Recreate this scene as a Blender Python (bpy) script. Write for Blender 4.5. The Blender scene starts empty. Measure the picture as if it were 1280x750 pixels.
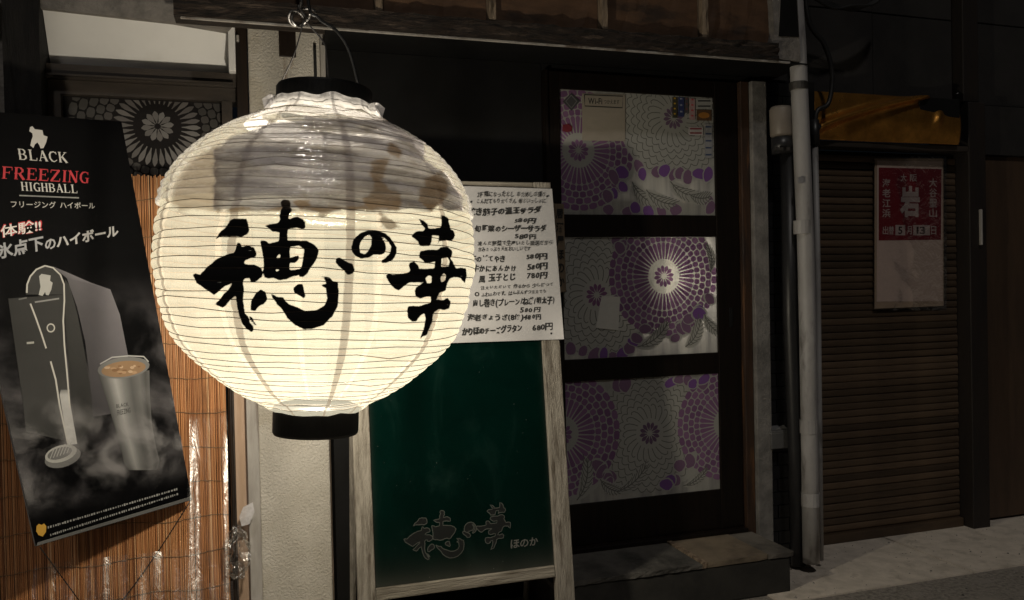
import bpy, math, random
import numpy as np
from mathutils import Vector, Matrix
random.seed(7)
RNG = np.random.default_rng(5)
S = bpy.context.scene
COL = S.collection
PI = math.pi

# ------------------------------------------------------------------ camera, world, sun, exposure
CAM = np.array([-1.157, -2.99, 1.2]); FPX = 1024.0
_yaw, _pit, _rol = math.radians(17.6), math.radians(-.8), math.radians(1.2)
FW = np.array([math.sin(_yaw)*math.cos(_pit), math.cos(_yaw)*math.cos(_pit), math.sin(_pit)])
_r0 = np.array([math.cos(_yaw), -math.sin(_yaw), 0.0]); _u0 = np.cross(_r0, FW)
RT = _r0*math.cos(_rol) - _u0*math.sin(_rol)
UP = _u0*math.cos(_rol) + _r0*math.sin(_rol)
cd = bpy.data.cameras.new('camera'); cam = bpy.data.objects.new('camera', cd); COL.objects.link(cam)
cd.sensor_width = 36; cd.lens = FPX/1280*36; cd.clip_start = .05; cd.clip_end = 400
cam.matrix_world = Matrix(((RT[0], UP[0], -FW[0], CAM[0]), (RT[1], UP[1], -FW[1], CAM[1]), (RT[2], UP[2], -FW[2], CAM[2]), (0, 0, 0, 1)))
S.camera = cam
W = bpy.data.worlds.new('World'); S.world = W; W.use_nodes = True
wn = W.node_tree.nodes; wl = W.node_tree.links
sky = wn.new('ShaderNodeTexSky'); sky.sky_type = 'NISHITA'; sky.sun_disc = False
SUN_DIR = Vector((-.16, -.62, .77)).normalized()          # towards the light
sky.sun_elevation = math.asin(SUN_DIR.z); sky.sun_rotation = math.atan2(SUN_DIR.x, SUN_DIR.y)
wl.new(sky.outputs[0], wn['Background'].inputs[0]); wn['Background'].inputs[1].default_value = .0004
sd = bpy.data.lights.new('sun', 'SUN'); sd.energy = .27; sd.angle = math.radians(3); sd.color = (1, .94, .87)
so = bpy.data.objects.new('sun', sd); COL.objects.link(so); so.rotation_euler = SUN_DIR.to_track_quat('Z', 'Y').to_euler()
S.view_settings.view_transform = 'Standard'; S.view_settings.look = 'None'; S.view_settings.exposure = .5; S.view_settings.gamma = 1
S.cycles.use_denoising = True
S.cycles.max_bounces = 10; S.cycles.diffuse_bounces = 4; S.cycles.glossy_bounces = 4
S.cycles.transmission_bounces = 8; S.cycles.transparent_max_bounces = 24
S.cycles.sample_clamp_indirect = 4
BULB_W = 76.0

# ------------------------------------------------------------------ points in the place
def ray(px, py): return (FW*FPX + RT*(px-640) - UP*(py-375))/FPX
class Plane:
    def __init__(s, p, n): s.p = np.array(p, float); s.n = np.array(n, float)/np.linalg.norm(n)
    def at(s, px, py, off=0.0):
        d = ray(px, py); n = s.n if s.n@d < 0 else -s.n
        t = ((s.p + n*off - CAM)@n)/(d@n); return CAM + d*t
def YP(y): return Plane((0, y, 0), (0, -1, 0))

# ------------------------------------------------------------------ mesh building
class MB:
    def __init__(s): s.v = []; s.f = []; s.c = []
    def add(s, vs, fs, col=None):
        o = len(s.v); s.v += [tuple(map(float, p)) for p in vs]; s.f += [tuple(i+o for i in f) for f in fs]
        s.c += [col]*len(vs); return s
    def box(s, a, b, jit=0):
        (x0, y0, z0), (x1, y1, z1) = a, b
        vs = [(x0,y0,z0),(x1,y0,z0),(x1,y1,z0),(x0,y1,z0),(x0,y0,z1),(x1,y0,z1),(x1,y1,z1),(x0,y1,z1)]
        if jit: vs = [tuple(c + random.uniform(-jit, jit) for c in p) for p in vs]
        return s.add(vs, [(0,3,2,1),(4,5,6,7),(0,1,5,4),(1,2,6,5),(2,3,7,6),(3,0,4,7)])
    def prism(s, poly, d):          # closed polygon (3-D points) pushed along d
        n = len(poly); d = np.array(d, float)
        vs = [np.array(p, float) for p in poly]; vs = vs + [p + d for p in vs]
        fs = [tuple(range(n)), tuple(range(2*n-1, n-1, -1))] + [(i, i+n, (i+1) % n + n, (i+1) % n) for i in range(n)]
        return s.add(vs, fs)
    def tube(s, pts, r, n=8, cap=True):
        pts = [np.array(p, float) for p in pts]; rs = r if hasattr(r, '__len__') else [r]*len(pts)
        vs = []; prev = None
        for i, p in enumerate(pts):
            t = pts[min(i+1, len(pts)-1)] - pts[max(i-1, 0)]; t /= np.linalg.norm(t) + 1e-12
            if prev is None:
                a = np.array([0, 0, 1.]) if abs(t[2]) < .9 else np.array([1., 0, 0]); u = np.cross(t, a)
            else: u = prev - t*(prev@t)
            u /= np.linalg.norm(u) + 1e-12; prev = u; w = np.cross(t, u)
            for k in range(n): vs.append(p + rs[i]*(u*math.cos(2*PI*k/n) + w*math.sin(2*PI*k/n)))
        fs = [(i*n+k, i*n+(k+1) % n, (i+1)*n+(k+1) % n, (i+1)*n+k) for i in range(len(pts)-1) for k in range(n)]
        if cap: fs += [tuple(range(n-1, -1, -1)), tuple((len(pts)-1)*n+k for k in range(n))]
        return s.add(vs, fs)
    def lathe(s, prof, n=32, c=(0, 0, 0)):   # prof: (r, z)
        vs = [(c[0]+r*math.cos(2*PI*k/n), c[1]+r*math.sin(2*PI*k/n), c[2]+z) for r, z in prof for k in range(n)]
        fs = [(i*n+k, i*n+(k+1) % n, (i+1)*n+(k+1) % n, (i+1)*n+k) for i in range(len(prof)-1) for k in range(n)]
        return s.add(vs, fs)
    def mesh(s, name, m=None, smooth=False):
        me = bpy.data.meshes.new(name); me.from_pydata(s.v, [], s.f)
        if any(c is not None for c in s.c):
            at = me.color_attributes.new('col', 'FLOAT_COLOR', 'POINT')
            at.data.foreach_set('color', [x for c in s.c for x in ((*c, 1) if c else (1, 1, 1, 1))])
        if m: me.materials.append(m)
        if smooth: me.polygons.foreach_set('use_smooth', [True]*len(me.polygons))
        return me
    def build(s, name, m, parent=None, smooth=False, **tags):
        return link(name, s.mesh(name, m, smooth), parent, **tags)
def link(name, me, parent=None, label=None, cat=None, group=None, kind=None):
    o = bpy.data.objects.new(name, me); COL.objects.link(o)
    if parent is not None:
        o.parent = parent; o.matrix_parent_inverse = MW(parent).inverted()
    tag(o, label, cat, group, kind); return o
_mw = {}
def MW(o):
    m = o.matrix_basis.copy(); p = o
    if o.parent: m = MW(o.parent) @ o.matrix_parent_inverse @ m
    return m
def tag(o, label=None, cat=None, group=None, kind=None):
    if label: o['label'] = label
    if cat: o['category'] = cat
    if group: o['group'] = group
    if kind: o['kind'] = kind
    return o
def thing(name, loc, label, cat, group=None):
    o = bpy.data.objects.new(name, None); COL.objects.link(o); o.location = loc; o.empty_display_size = .1
    return tag(o, label, cat, group)
def bevel(o, w=.004, seg=2):
    b = o.modifiers.new('bevel', 'BEVEL'); b.width = w; b.segments = seg; b.limit_method = 'ANGLE'; return o

# ------------------------------------------------------------------ materials
def new_mat(name):
    m = bpy.data.materials.new(name); m.use_nodes = True
    nt = m.node_tree; return m, nt, nt.nodes['Principled BSDF']
def N(nt, t, **kw):
    n = nt.nodes.new(t)
    for k, v in kw.items(): setattr(n, k, v)
    return n
def mixc(nt, fac, a, b, mode='MIX'):
    n = nt.nodes.new('ShaderNodeMix'); n.data_type = 'RGBA'; n.blend_type = mode
    for sock, val in ((n.inputs[0], fac), (n.inputs[6], a), (n.inputs[7], b)):
        if hasattr(val, 'is_linked'): nt.links.new(val, sock)
        elif isinstance(val, tuple): sock.default_value = (*val[:3], 1)
        else: sock.default_value = val
    return n.outputs[2]
def mth(nt, op, a, b=0.0, c=0.0, clamp=False):
    n = nt.nodes.new('ShaderNodeMath'); n.operation = op; n.use_clamp = clamp
    for i, v in enumerate((a, b, c)):
        if hasattr(v, 'is_linked'): nt.links.new(v, n.inputs[i])
        else: n.inputs[i].default_value = v
    return n.outputs[0]
def ramp(nt, x, lo, hi):
    n = nt.nodes.new('ShaderNodeMapRange'); n.interpolation_type = 'SMOOTHSTEP'
    nt.links.new(x, n.inputs[0]); n.inputs[1].default_value = lo; n.inputs[2].default_value = hi
    return n.outputs[0]
def noise(nt, scale, vec=None, detail=6, rough=.6, stretch=None, dist=0.0):
    n = nt.nodes.new('ShaderNodeTexNoise'); n.inputs['Scale'].default_value = scale
    n.inputs['Detail'].default_value = detail; n.inputs['Roughness'].default_value = rough; n.inputs['Distortion'].default_value = dist
    if vec is None: vec = nt.nodes.new('ShaderNodeTexCoord').outputs['Object']
    if stretch:
        mp = nt.nodes.new('ShaderNodeMapping'); mp.inputs['Scale'].default_value = stretch
        nt.links.new(vec, mp.inputs[0]); vec = mp.outputs[0]
    nt.links.new(vec, n.inputs['Vector']); return n.outputs['Fac']
def bump(nt, bs, h, strength=.3, dist=.01):
    b = nt.nodes.new('ShaderNodeBump'); b.inputs['Strength'].default_value = strength; b.inputs['Distance'].default_value = dist
    nt.links.new(h, b.inputs['Height']); nt.links.new(b.outputs[0], bs.inputs['Normal'])
def surf(name, c1, c2=None, rough=.7, scale=8, lo=.35, hi=.7, stretch=None, bs=.25, bd=.004, bscale=None, metal=0.0, spec=.5, c3=None, s3=3, dist=0.0, bdet=8):
    m, nt, b = new_mat(name)
    f = noise(nt, scale, stretch=stretch, dist=dist)
    col = mixc(nt, ramp(nt, f, lo, hi), c1, c2 or tuple(x*.7 for x in c1))
    if c3: col = mixc(nt, ramp(nt, noise(nt, s3, stretch=stretch, detail=8), .52, .68), col, c3)
    nt.links.new(col, b.inputs['Base Color'])
    r = mth(nt, 'MULTIPLY_ADD', f, .25, rough-.12); nt.links.new(r, b.inputs['Roughness'])
    b.inputs['Metallic'].default_value = metal; b.inputs['Specular IOR Level'].default_value = spec
    if bs: bump(nt, b, noise(nt, bscale or scale*4, stretch=stretch, detail=bdet), bs, bd)
    return m
def colored(name, rough=.5, spec=.4, dirt=.15):   # print in the colours of the mesh
    m, nt, b = new_mat(name)
    a = N(nt, 'ShaderNodeVertexColor', layer_name='col')
    n = noise(nt, 40); col = mixc(nt, mth(nt, 'MULTIPLY', n, dirt), a.outputs[0], (.02, .02, .02))
    nt.links.new(col, b.inputs['Base Color']); b.inputs['Roughness'].default_value = rough; b.inputs['Specular IOR Level'].default_value = spec
    return m
def clear_film(name, gloss=.06, rough=.12, tint=(1, 1, 1), wr=.3, wscale=9, milk=0.0, stretch=None, fres=.6, bdist=.02):
    m, nt, b = new_mat(name); nt.nodes.remove(b)
    out = nt.nodes['Material Output']
    tr = N(nt, 'ShaderNodeBsdfTransparent'); tr.inputs[0].default_value = (*tint, 1)
    gl = N(nt, 'ShaderNodeBsdfGlossy'); gl.inputs['Roughness'].default_value = rough
    h = noise(nt, wscale, stretch=stretch, detail=4, dist=.6)
    bp = N(nt, 'ShaderNodeBump'); bp.inputs['Strength'].default_value = wr; bp.inputs['Distance'].default_value = bdist
    nt.links.new(h, bp.inputs['Height']); nt.links.new(bp.outputs[0], gl.inputs['Normal'])
    fr = N(nt, 'ShaderNodeFresnel'); fr.inputs[0].default_value = 1.45
    fac = mth(nt, 'MULTIPLY_ADD', fr.outputs[0], fres, gloss, clamp=True)
    mx = N(nt, 'ShaderNodeMixShader'); nt.links.new(fac, mx.inputs[0]); nt.links.new(tr.outputs[0], mx.inputs[1]); nt.links.new(gl.outputs[0], mx.inputs[2])
    last = mx.outputs[0]
    if milk:
        df = N(nt, 'ShaderNodeBsdfDiffuse'); df.inputs[0].default_value = (.8, .79, .82, 1)
        tl = N(nt, 'ShaderNodeBsdfTranslucent'); tl.inputs[0].default_value = (.75, .73, .74, 1)
        m2 = N(nt, 'ShaderNodeMixShader'); nt.links.new(df.outputs[0], m2.inputs[1]); nt.links.new(tl.outputs[0], m2.inputs[2]); m2.inputs[0].default_value = .35
        m3 = N(nt, 'ShaderNodeMixShader'); nt.links.new(mth(nt, 'MULTIPLY_ADD', ramp(nt, noise(nt, wscale*.8, detail=3), .3, .7), milk*.5, milk*.6), m3.inputs[0])
        nt.links.new(last, m3.inputs[1]); nt.links.new(m2.outputs[0], m3.inputs[2]); last = m3.outputs[0]
    nt.links.new(last, out.inputs[0]); return m

M = {}
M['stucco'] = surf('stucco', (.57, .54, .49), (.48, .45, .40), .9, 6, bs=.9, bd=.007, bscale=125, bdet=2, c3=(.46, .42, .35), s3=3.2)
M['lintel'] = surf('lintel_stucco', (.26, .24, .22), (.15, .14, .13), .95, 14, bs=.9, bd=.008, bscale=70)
M['black'] = surf('black_paint', (.007, .007, .0075), (.004, .004, .004), .75, 5, bs=.2, spec=.2)
M['darkwood'] = surf('dark_wood', (.020, .012, .008), (.010, .006, .004), .5, 6, stretch=(8, 8, .6), bs=.25, spec=.35)
M['doorwood'] = surf('door_wood', (.008, .0052, .0038), (.004, .0027, .002), .45, 6, stretch=(8, 8, .6), bs=.2, spec=.25)
M['jamb'] = surf('worn_jamb_wood', (.045, .022, .012), (.016, .009, .006), .55, 5, stretch=(6, 6, .7), bs=.5, c3=(.11, .05, .02), s3=4)
M['beam'] = surf('weathered_beam_wood', (.026, .015, .009), (.006, .0045, .0035), .8, 9, stretch=(1.2, 8, 9), bs=1, bd=.012, bscale=20, c3=(.085, .06, .045), s3=7)
M['blackwood'] = surf('charred_post_wood', (.007, .0055, .0045), (.003, .0026, .0024), .8, 9, stretch=(8, 8, 1), bs=.6, bd=.008)
M['fascia'] = surf('brown_fascia_board', (.105, .054, .026), (.06, .030, .014), .75, 5, stretch=(1, 5, 3), bs=.3, c3=(.03, .017, .01), s3=4)
M['batten'] = surf('bleached_batten_wood', (.26, .20, .14), (.09, .06, .04), .8, 8, stretch=(6, 6, .8), bs=.6, c3=(.05, .035, .02), s3=6)
M['palewood'] = surf('grey_weathered_wood', (.24, .22, .19), (.13, .115, .095), .8, 9, stretch=(9, 9, .6), bs=.8, bd=.006, c3=(.06, .045, .032), s3=5)
M['palewood_h'] = surf('grey_weathered_wood_rail', (.23, .21, .175), (.12, .105, .085), .8, 9, stretch=(.6, 9, 9), bs=.8, bd=.006, c3=(.05, .036, .022), s3=5)
M['white'] = surf('white_board_paint', (.86, .855, .85), (.80, .795, .79), .5, 3, bs=.1, c3=(.74, .73, .71), s3=2)
M['trimgrey'] = surf('grey_trim_paint', (.42, .40, .38), (.30, .28, .26), .6, 7, stretch=(3, 3, .5), bs=.3, c3=(.16, .13, .11), s3=4)
M['pinkwood'] = surf('pale_jamb_wood', (.50, .36, .27), (.42, .29, .2), .6, 5, stretch=(6, 6, .5), bs=.2)
M['winframe'] = surf('brown_window_frame', (.05, .040, .033), (.032, .026, .022), .45, 5, stretch=(1, 4, 4), bs=.15)
M['winglass'] = surf('dark_window_glass', (.016, .014, .014), (.01, .01, .01), .12, 3, bs=0, spec=.3)
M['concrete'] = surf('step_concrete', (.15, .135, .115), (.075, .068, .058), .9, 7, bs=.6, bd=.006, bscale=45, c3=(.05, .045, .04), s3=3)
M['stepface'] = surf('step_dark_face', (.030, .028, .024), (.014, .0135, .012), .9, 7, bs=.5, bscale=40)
M['stepslab'] = surf('step_brown_slab', (.19, .15, .105), (.12, .095, .068), .85, 9, bs=.4, bscale=50, c3=(.09, .07, .05), s3=5)
M['mortar'] = surf('strip_concrete', (.20, .19, .18), (.11, .105, .10), .95, 10, bs=.8, bd=.006, bscale=60)
M['tile'] = surf('black_wall_tile', (.016, .016, .018), (.009, .009, .010), .35, 12, bs=.15, spec=.5)
M['pipe'] = surf('grey_pvc_pipe', (.40, .39, .39), (.30, .29, .285), .5, 6, stretch=(2, 2, .6), bs=.12, c3=(.15, .14, .135), s3=5)
M['pipedark'] = surf('dark_duct_plastic', (.022, .022, .024), (.013, .013, .014), .4, 6, bs=.1)
M['meter'] = surf('meter_cap_plastic', (.22, .19, .16), (.16, .14, .12), .5, 6, bs=.1)
M['slat'] = surf('brown_shutter_steel', (.10, .066, .040), (.066, .044, .028), .55, 7, stretch=(.6, 3, 3), bs=.15, metal=.2, c3=(.05, .033, .022), s3=3)
M['rdoor'] = surf('brown_side_door', (.075, .045, .026), (.05, .03, .018), .6, 4, stretch=(3, 3, .5), bs=.15)
M['framebrown'] = surf('dark_frame_paint', (.018, .013, .010), (.011, .008, .007), .6, 5, stretch=(3, 3, .5), bs=.2)
M['brass'] = surf('dull_brass_sheet', (.95, .46, .10), (.55, .26, .055), .30, 9, bs=.5, bd=.01, bscale=14, metal=.9)
M['darkwall'] = surf('dark_upper_wall', (.022, .020, .019), (.013, .012, .012), .9, 3, bs=.5, bscale=30)
M['asphalt'] = surf('asphalt', (.32, .29, .255), (.15, .137, .12), .9, 60, bs=1, bd=.010, bscale=110, c3=(.30, .27, .24), s3=6)
M['sidewalk'] = surf('pale_pavement', (.66, .59, .51), (.50, .445, .38), .9, 14, bs=.8, bscale=150, c3=(.44, .39, .33), s3=11, lo=.3, hi=.75)
M['wire'] = surf('steel_wire', (.16, .15, .14), (.08, .075, .07), .5, 30, bs=0, metal=.8)
M['cable'] = surf('black_rubber_cable', (.02, .02, .02), (.012, .012, .012), .5, 20, bs=0)
M['capblack'] = surf('black_lacquer', (.011, .011, .011), (.006, .006, .006), .4, 8, bs=.1, spec=.4)
M['paper'] = surf('menu_paper', (.345, .34, .35), (.29, .287, .297), .7, 4, bs=.2, bscale=7, bd=.006)
M['ink'] = surf('brush_ink', (.008, .008, .008), (.02, .02, .02), .6, 60, bs=0)
M['print'] = colored('colour_print')
M['printgloss'] = colored('gloss_print', .55, .12)
M['printmatt'] = colored('matt_print', .7, .25)
M['plaque'] = surf('narrow_plaque_wood', (.17, .125, .08), (.10, .07, .045), .7, 7, stretch=(9, 9, .7), bs=.3)
M['rod'] = surf('black_bamboo_rod', (.022, .014, .010), (.010, .007, .006), .35, 9, bs=.1)
M['thread'] = surf('binding_thread', (.20, .14, .08), (.12, .08, .05), .9, 50, bs=0)
M['interior'] = surf('interior_plaster', (.30, .24, .18), (.25, .2, .15), .9, 3, bs=0)
M['vinyl'] = clear_film('vinyl_sheet', .045, .20, (.985, .985, .985), .12, 6, stretch=(5, 5, .4), fres=.5, bdist=.02)
M['sleeve'] = clear_film('plastic_sleeve', .02, .12, (.96, .96, .96), .5, 14, fres=.4)
M['bag'] = clear_film('crumpled_bag', .10, .14, (.93, .93, .93), 1, 18)
M['wrap'] = clear_film('clear_wrap', .27, .085, (.97, .97, .98), .5, 14, stretch=(1, 1, 3), milk=.12)
M['neckwrap'] = clear_film('milky_wrap', .08, .16, (.92, .92, .95), 1, 22, milk=.75)
M['tape'] = clear_film('milky_tape', .08, .2, (.95, .95, .95), .5, 30, milk=.8)

nt = M['slat'].node_tree; b = nt.nodes['Principled BSDF']; src = b.inputs['Base Color'].links[0].from_socket
oi = N(nt, 'ShaderNodeObjectInfo'); hv = N(nt, 'ShaderNodeHueSaturation'); nt.links.new(src, hv.inputs['Color']); nt.links.new(mth(nt, 'MULTIPLY_ADD', oi.outputs['Random'], .8, .6), hv.inputs['Value']); nt.links.new(hv.outputs[0], b.inputs['Base Color'])
# bamboo: a tint per reed
m, nt, b = new_mat('bamboo_reed')
g = N(nt, 'ShaderNodeNewGeometry'); cr = N(nt, 'ShaderNodeValToRGB'); nt.links.new(g.outputs['Random Per Island'], cr.inputs[0])
for p, c in ((0, (.20, .075, .03, 1)), (.15, (.35, .145, .057, 1)), (.5, (.48, .215, .087, 1)), (.84, (.56, .275, .12, 1)), (1, (.68, .42, .23, 1))):
    e = cr.color_ramp.elements.new(p) if p not in (0, 1) else cr.color_ramp.elements[0 if p == 0 else -1]; e.color = c
st = noise(nt, 9, stretch=(6, 6, .6), detail=8)
nt.links.new(mixc(nt, ramp(nt, st, .45, .75), cr.outputs[0], (.26, .12, .055)), b.inputs['Base Color'])
b.inputs['Roughness'].default_value = .42; M['reed'] = m

# door film: frosted, lets the lamp inside through
def film_mat(name, col, c2, transl=.45, use_attr=False):
    m, nt, b = new_mat(name); out = nt.nodes['Material Output']
    f = noise(nt, 5, stretch=(5, 1, .4))
    c = mixc(nt, ramp(nt, f, .35, .7), col, c2)
    if use_attr: c = N(nt, 'ShaderNodeVertexColor', layer_name='col').outputs[0]
    nt.links.new(c, b.inputs['Base Color']); b.inputs['Roughness'].default_value = .22; b.inputs['Specular IOR Level'].default_value = .4
    bump(nt, b, noise(nt, 30, stretch=(6, 1, .3)), .12, .003)
    tl = N(nt, 'ShaderNodeBsdfTranslucent'); nt.links.new(c, tl.inputs[0])
    mx = N(nt, 'ShaderNodeMixShader'); mx.inputs[0].default_value = transl
    nt.links.new(b.outputs[0], mx.inputs[1]); nt.links.new(tl.outputs[0], mx.inputs[2]); nt.links.new(mx.outputs[0], out.inputs[0]); return m
M['film'] = film_mat('frosted_film', (.45, .45, .425), (.30, .302, .295))
M['filmprint'] = film_mat('film_print_ink', (1, 1, 1), (1, 1, 1), .4, True)

# green acrylic of the board: paler scuffed rim
m, nt, b = new_mat('green_acrylic')
uv = N(nt, 'ShaderNodeUVMap'); sx = N(nt, 'ShaderNodeSeparateXYZ'); nt.links.new(uv.outputs[0], sx.inputs[0])
ex = mth(nt, 'POWER', mth(nt, 'ABSOLUTE', mth(nt, 'MULTIPLY_ADD', sx.outputs[0], 2, -1)), 40)
ey = mth(nt, 'POWER', mth(nt, 'SUBTRACT', 1, sx.outputs[1], clamp=True), 34)
edge = mth(nt, 'ADD', mth(nt, 'MULTIPLY', ex, .30), mth(nt, 'MULTIPLY', ey, 1.0), clamp=True)
edge = mth(nt, 'MULTIPLY', edge, mth(nt, 'MULTIPLY_ADD', noise(nt, 9), .6, .35), clamp=True)
sp = ramp(nt, noise(nt, 130, detail=2), .765, .785)
c = mixc(nt, ramp(nt, noise(nt, 3), .3, .7), (.0007, .0082, .0064), (.0005, .0058, .0045))
c = mixc(nt, mth(nt, 'MULTIPLY', ramp(nt, noise(nt, 2.6, stretch=(2.2, 2, .9), detail=8, dist=1.2), .50, .75), .55), c, (.007, .019, .0155)); c = mixc(nt, edge, c, (.045, .046, .04)); c = mixc(nt, mth(nt, 'MULTIPLY', sp, .5), c, (.3, .32, .3))
nt.links.new(c, b.inputs['Base Color']); b.inputs['Roughness'].default_value = .14; b.inputs['Specular IOR Level'].default_value = .12
M['green'] = m

# black poster: drifting cold mist printed on it
m, nt, b = new_mat('black_poster_print')
uv = N(nt, 'ShaderNodeUVMap'); sx = N(nt, 'ShaderNodeSeparateXYZ'); nt.links.new(uv.outputs[0], sx.inputs[0])
f = noise(nt, 3.6, uv.outputs[0], 5, .5, dist=.35, stretch=(1, 2.2, 1))
msk = mth(nt, 'MULTIPLY', ramp(nt, sx.outputs[1], .66, .30), ramp(nt, sx.outputs[1], .035, .17))
sm = mth(nt, 'MULTIPLY', ramp(nt, f, .40, .80), msk)
c = mixc(nt, sm, (.0022, .0022, .0026), (.105, .10, .107))
nt.links.new(c, b.inputs['Base Color']); b.inputs['Roughness'].default_value = .6; b.inputs['Specular IOR Level'].default_value = .03
M['posterblack'] = m
# the same mist, in front of the printed drawing
m, nt, b = new_mat('poster_mist_print'); out = nt.nodes['Material Output']
uv = N(nt, 'ShaderNodeUVMap'); sx = N(nt, 'ShaderNodeSeparateXYZ'); nt.links.new(uv.outputs[0], sx.inputs[0])
f = noise(nt, 4.4, uv.outputs[0], 5, .52, dist=.4, stretch=(1, 2.4, 1))
msk = mth(nt, 'MULTIPLY', ramp(nt, sx.outputs[1], .40, .20), ramp(nt, sx.outputs[1], .06, .15))
b.inputs['Base Color'].default_value = (.36, .35, .36, 1); b.inputs['Roughness'].default_value = .5; b.inputs['Specular IOR Level'].default_value = .2
tr = N(nt, 'ShaderNodeBsdfTransparent'); mx = N(nt, 'ShaderNodeMixShader')
nt.links.new(mth(nt, 'MULTIPLY', mth(nt, 'MULTIPLY', ramp(nt, f, .42, .74), msk), .55), mx.inputs[0]); nt.links.new(tr.outputs[0], mx.inputs[1]); nt.links.new(b.outputs[0], mx.inputs[2]); nt.links.new(mx.outputs[0], out.inputs[0])
M['mist'] = m

# ------------------------------------------------------------------ lettering
_gc = {}
def glyph(ch, bold=0.0):
    k = (ch, bold)
    if k not in _gc:
        c = bpy.data.curves.new('glyph', 'FONT'); c.body = ch; c.resolution_u = 2; c.offset = bold
        o = bpy.data.objects.new('glyph', c); COL.objects.link(o)
        dg = bpy.context.evaluated_depsgraph_get(); dg.update()
        e = o.evaluated_get(dg); me = e.to_mesh()
        v = np.array([p.co[:2] for p in me.vertices]) if len(me.vertices) else np.zeros((0, 2))
        f = [tuple(p.vertices) for p in me.polygons]
        e.to_mesh_clear(); COL.objects.unlink(o); bpy.data.objects.remove(o); bpy.data.curves.remove(c)
        _gc[k] = (v, f)
    return _gc[k]
def is_cjk(ch): return ord(ch) > 0x2000
def lay(text, bold=0.0, jit=0.0, gap=0.0):
    """glyphs of a line in one box 0..1 x 0..1"""
    x = 0; vs = []; fs = []
    for ch in text:
        if ch == ' ': x += .45; continue
        v, f = glyph(ch, bold)
        if not len(v): x += .5; continue
        v = v.copy(); w = 1.0 if is_cjk(ch) else (v[:, 0].max() - v[:, 0].min() + .08)
        if not is_cjk(ch): v[:, 0] -= v[:, 0].min() - .04
        if jit:
            c = np.array([w/2, .35]); a = random.uniform(-jit, jit)*.55; sc = 1 + random.uniform(-jit, jit)*1.4
            R = np.array([[math.cos(a), -math.sin(a)], [math.sin(a), math.cos(a)]])
            v = (v-c)@R.T*np.array([sc*random.uniform(1-jit, 1+jit*.5), sc]) + c + np.array([random.uniform(-jit, jit)*.4, random.uniform(-jit, jit)*.8])
            v[:, 0] += (v[:, 1]-.35)*random.uniform(0, jit*1.5)
        o = len(vs); vs += [(p[0]+x, p[1]) for p in v]; fs += [tuple(i+o for i in q) for q in f]; x += w + gap
    v = np.array(vs); lo = v.min(0); hi = v.max(0)
    return (v-lo)/(hi-lo), fs
def put(mb, plane, text, bl, br, tl, off=.0008, bold=0.0, jit=0.0, col=None, gap=0.0):
    v, f = lay(text, bold, jit, gap)
    A, B, T = (plane.at(*q, off) for q in (bl, br, tl))
    mb.add([A + (B-A)*p[0] + (T-A)*p[1] for p in v], f, col)
def poly(mb, plane, pts, off=.0006, col=None):
    mb.add([plane.at(*p, off) for p in pts], [tuple(range(len(pts)))], col)
def band(mb, plane, pts, w, off=.0008, col=None):      # line of a width (in picture pixels of that distance)
    P = [plane.at(*p, off) for p in pts]; n = plane.n; L = []
    for i, p in enumerate(P):
        t = P[min(i+1, len(P)-1)] - P[max(i-1, 0)]; t /= np.linalg.norm(t); s_ = np.cross(n, t)*(w if not hasattr(w, '__len__') else w[i])/2
        L.append((p+s_, p-s_))
    mb.add([q for a in L for q in a], [(2*i, 2*i+1, 2*i+3, 2*i+2) for i in range(len(P)-1)], col)
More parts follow.
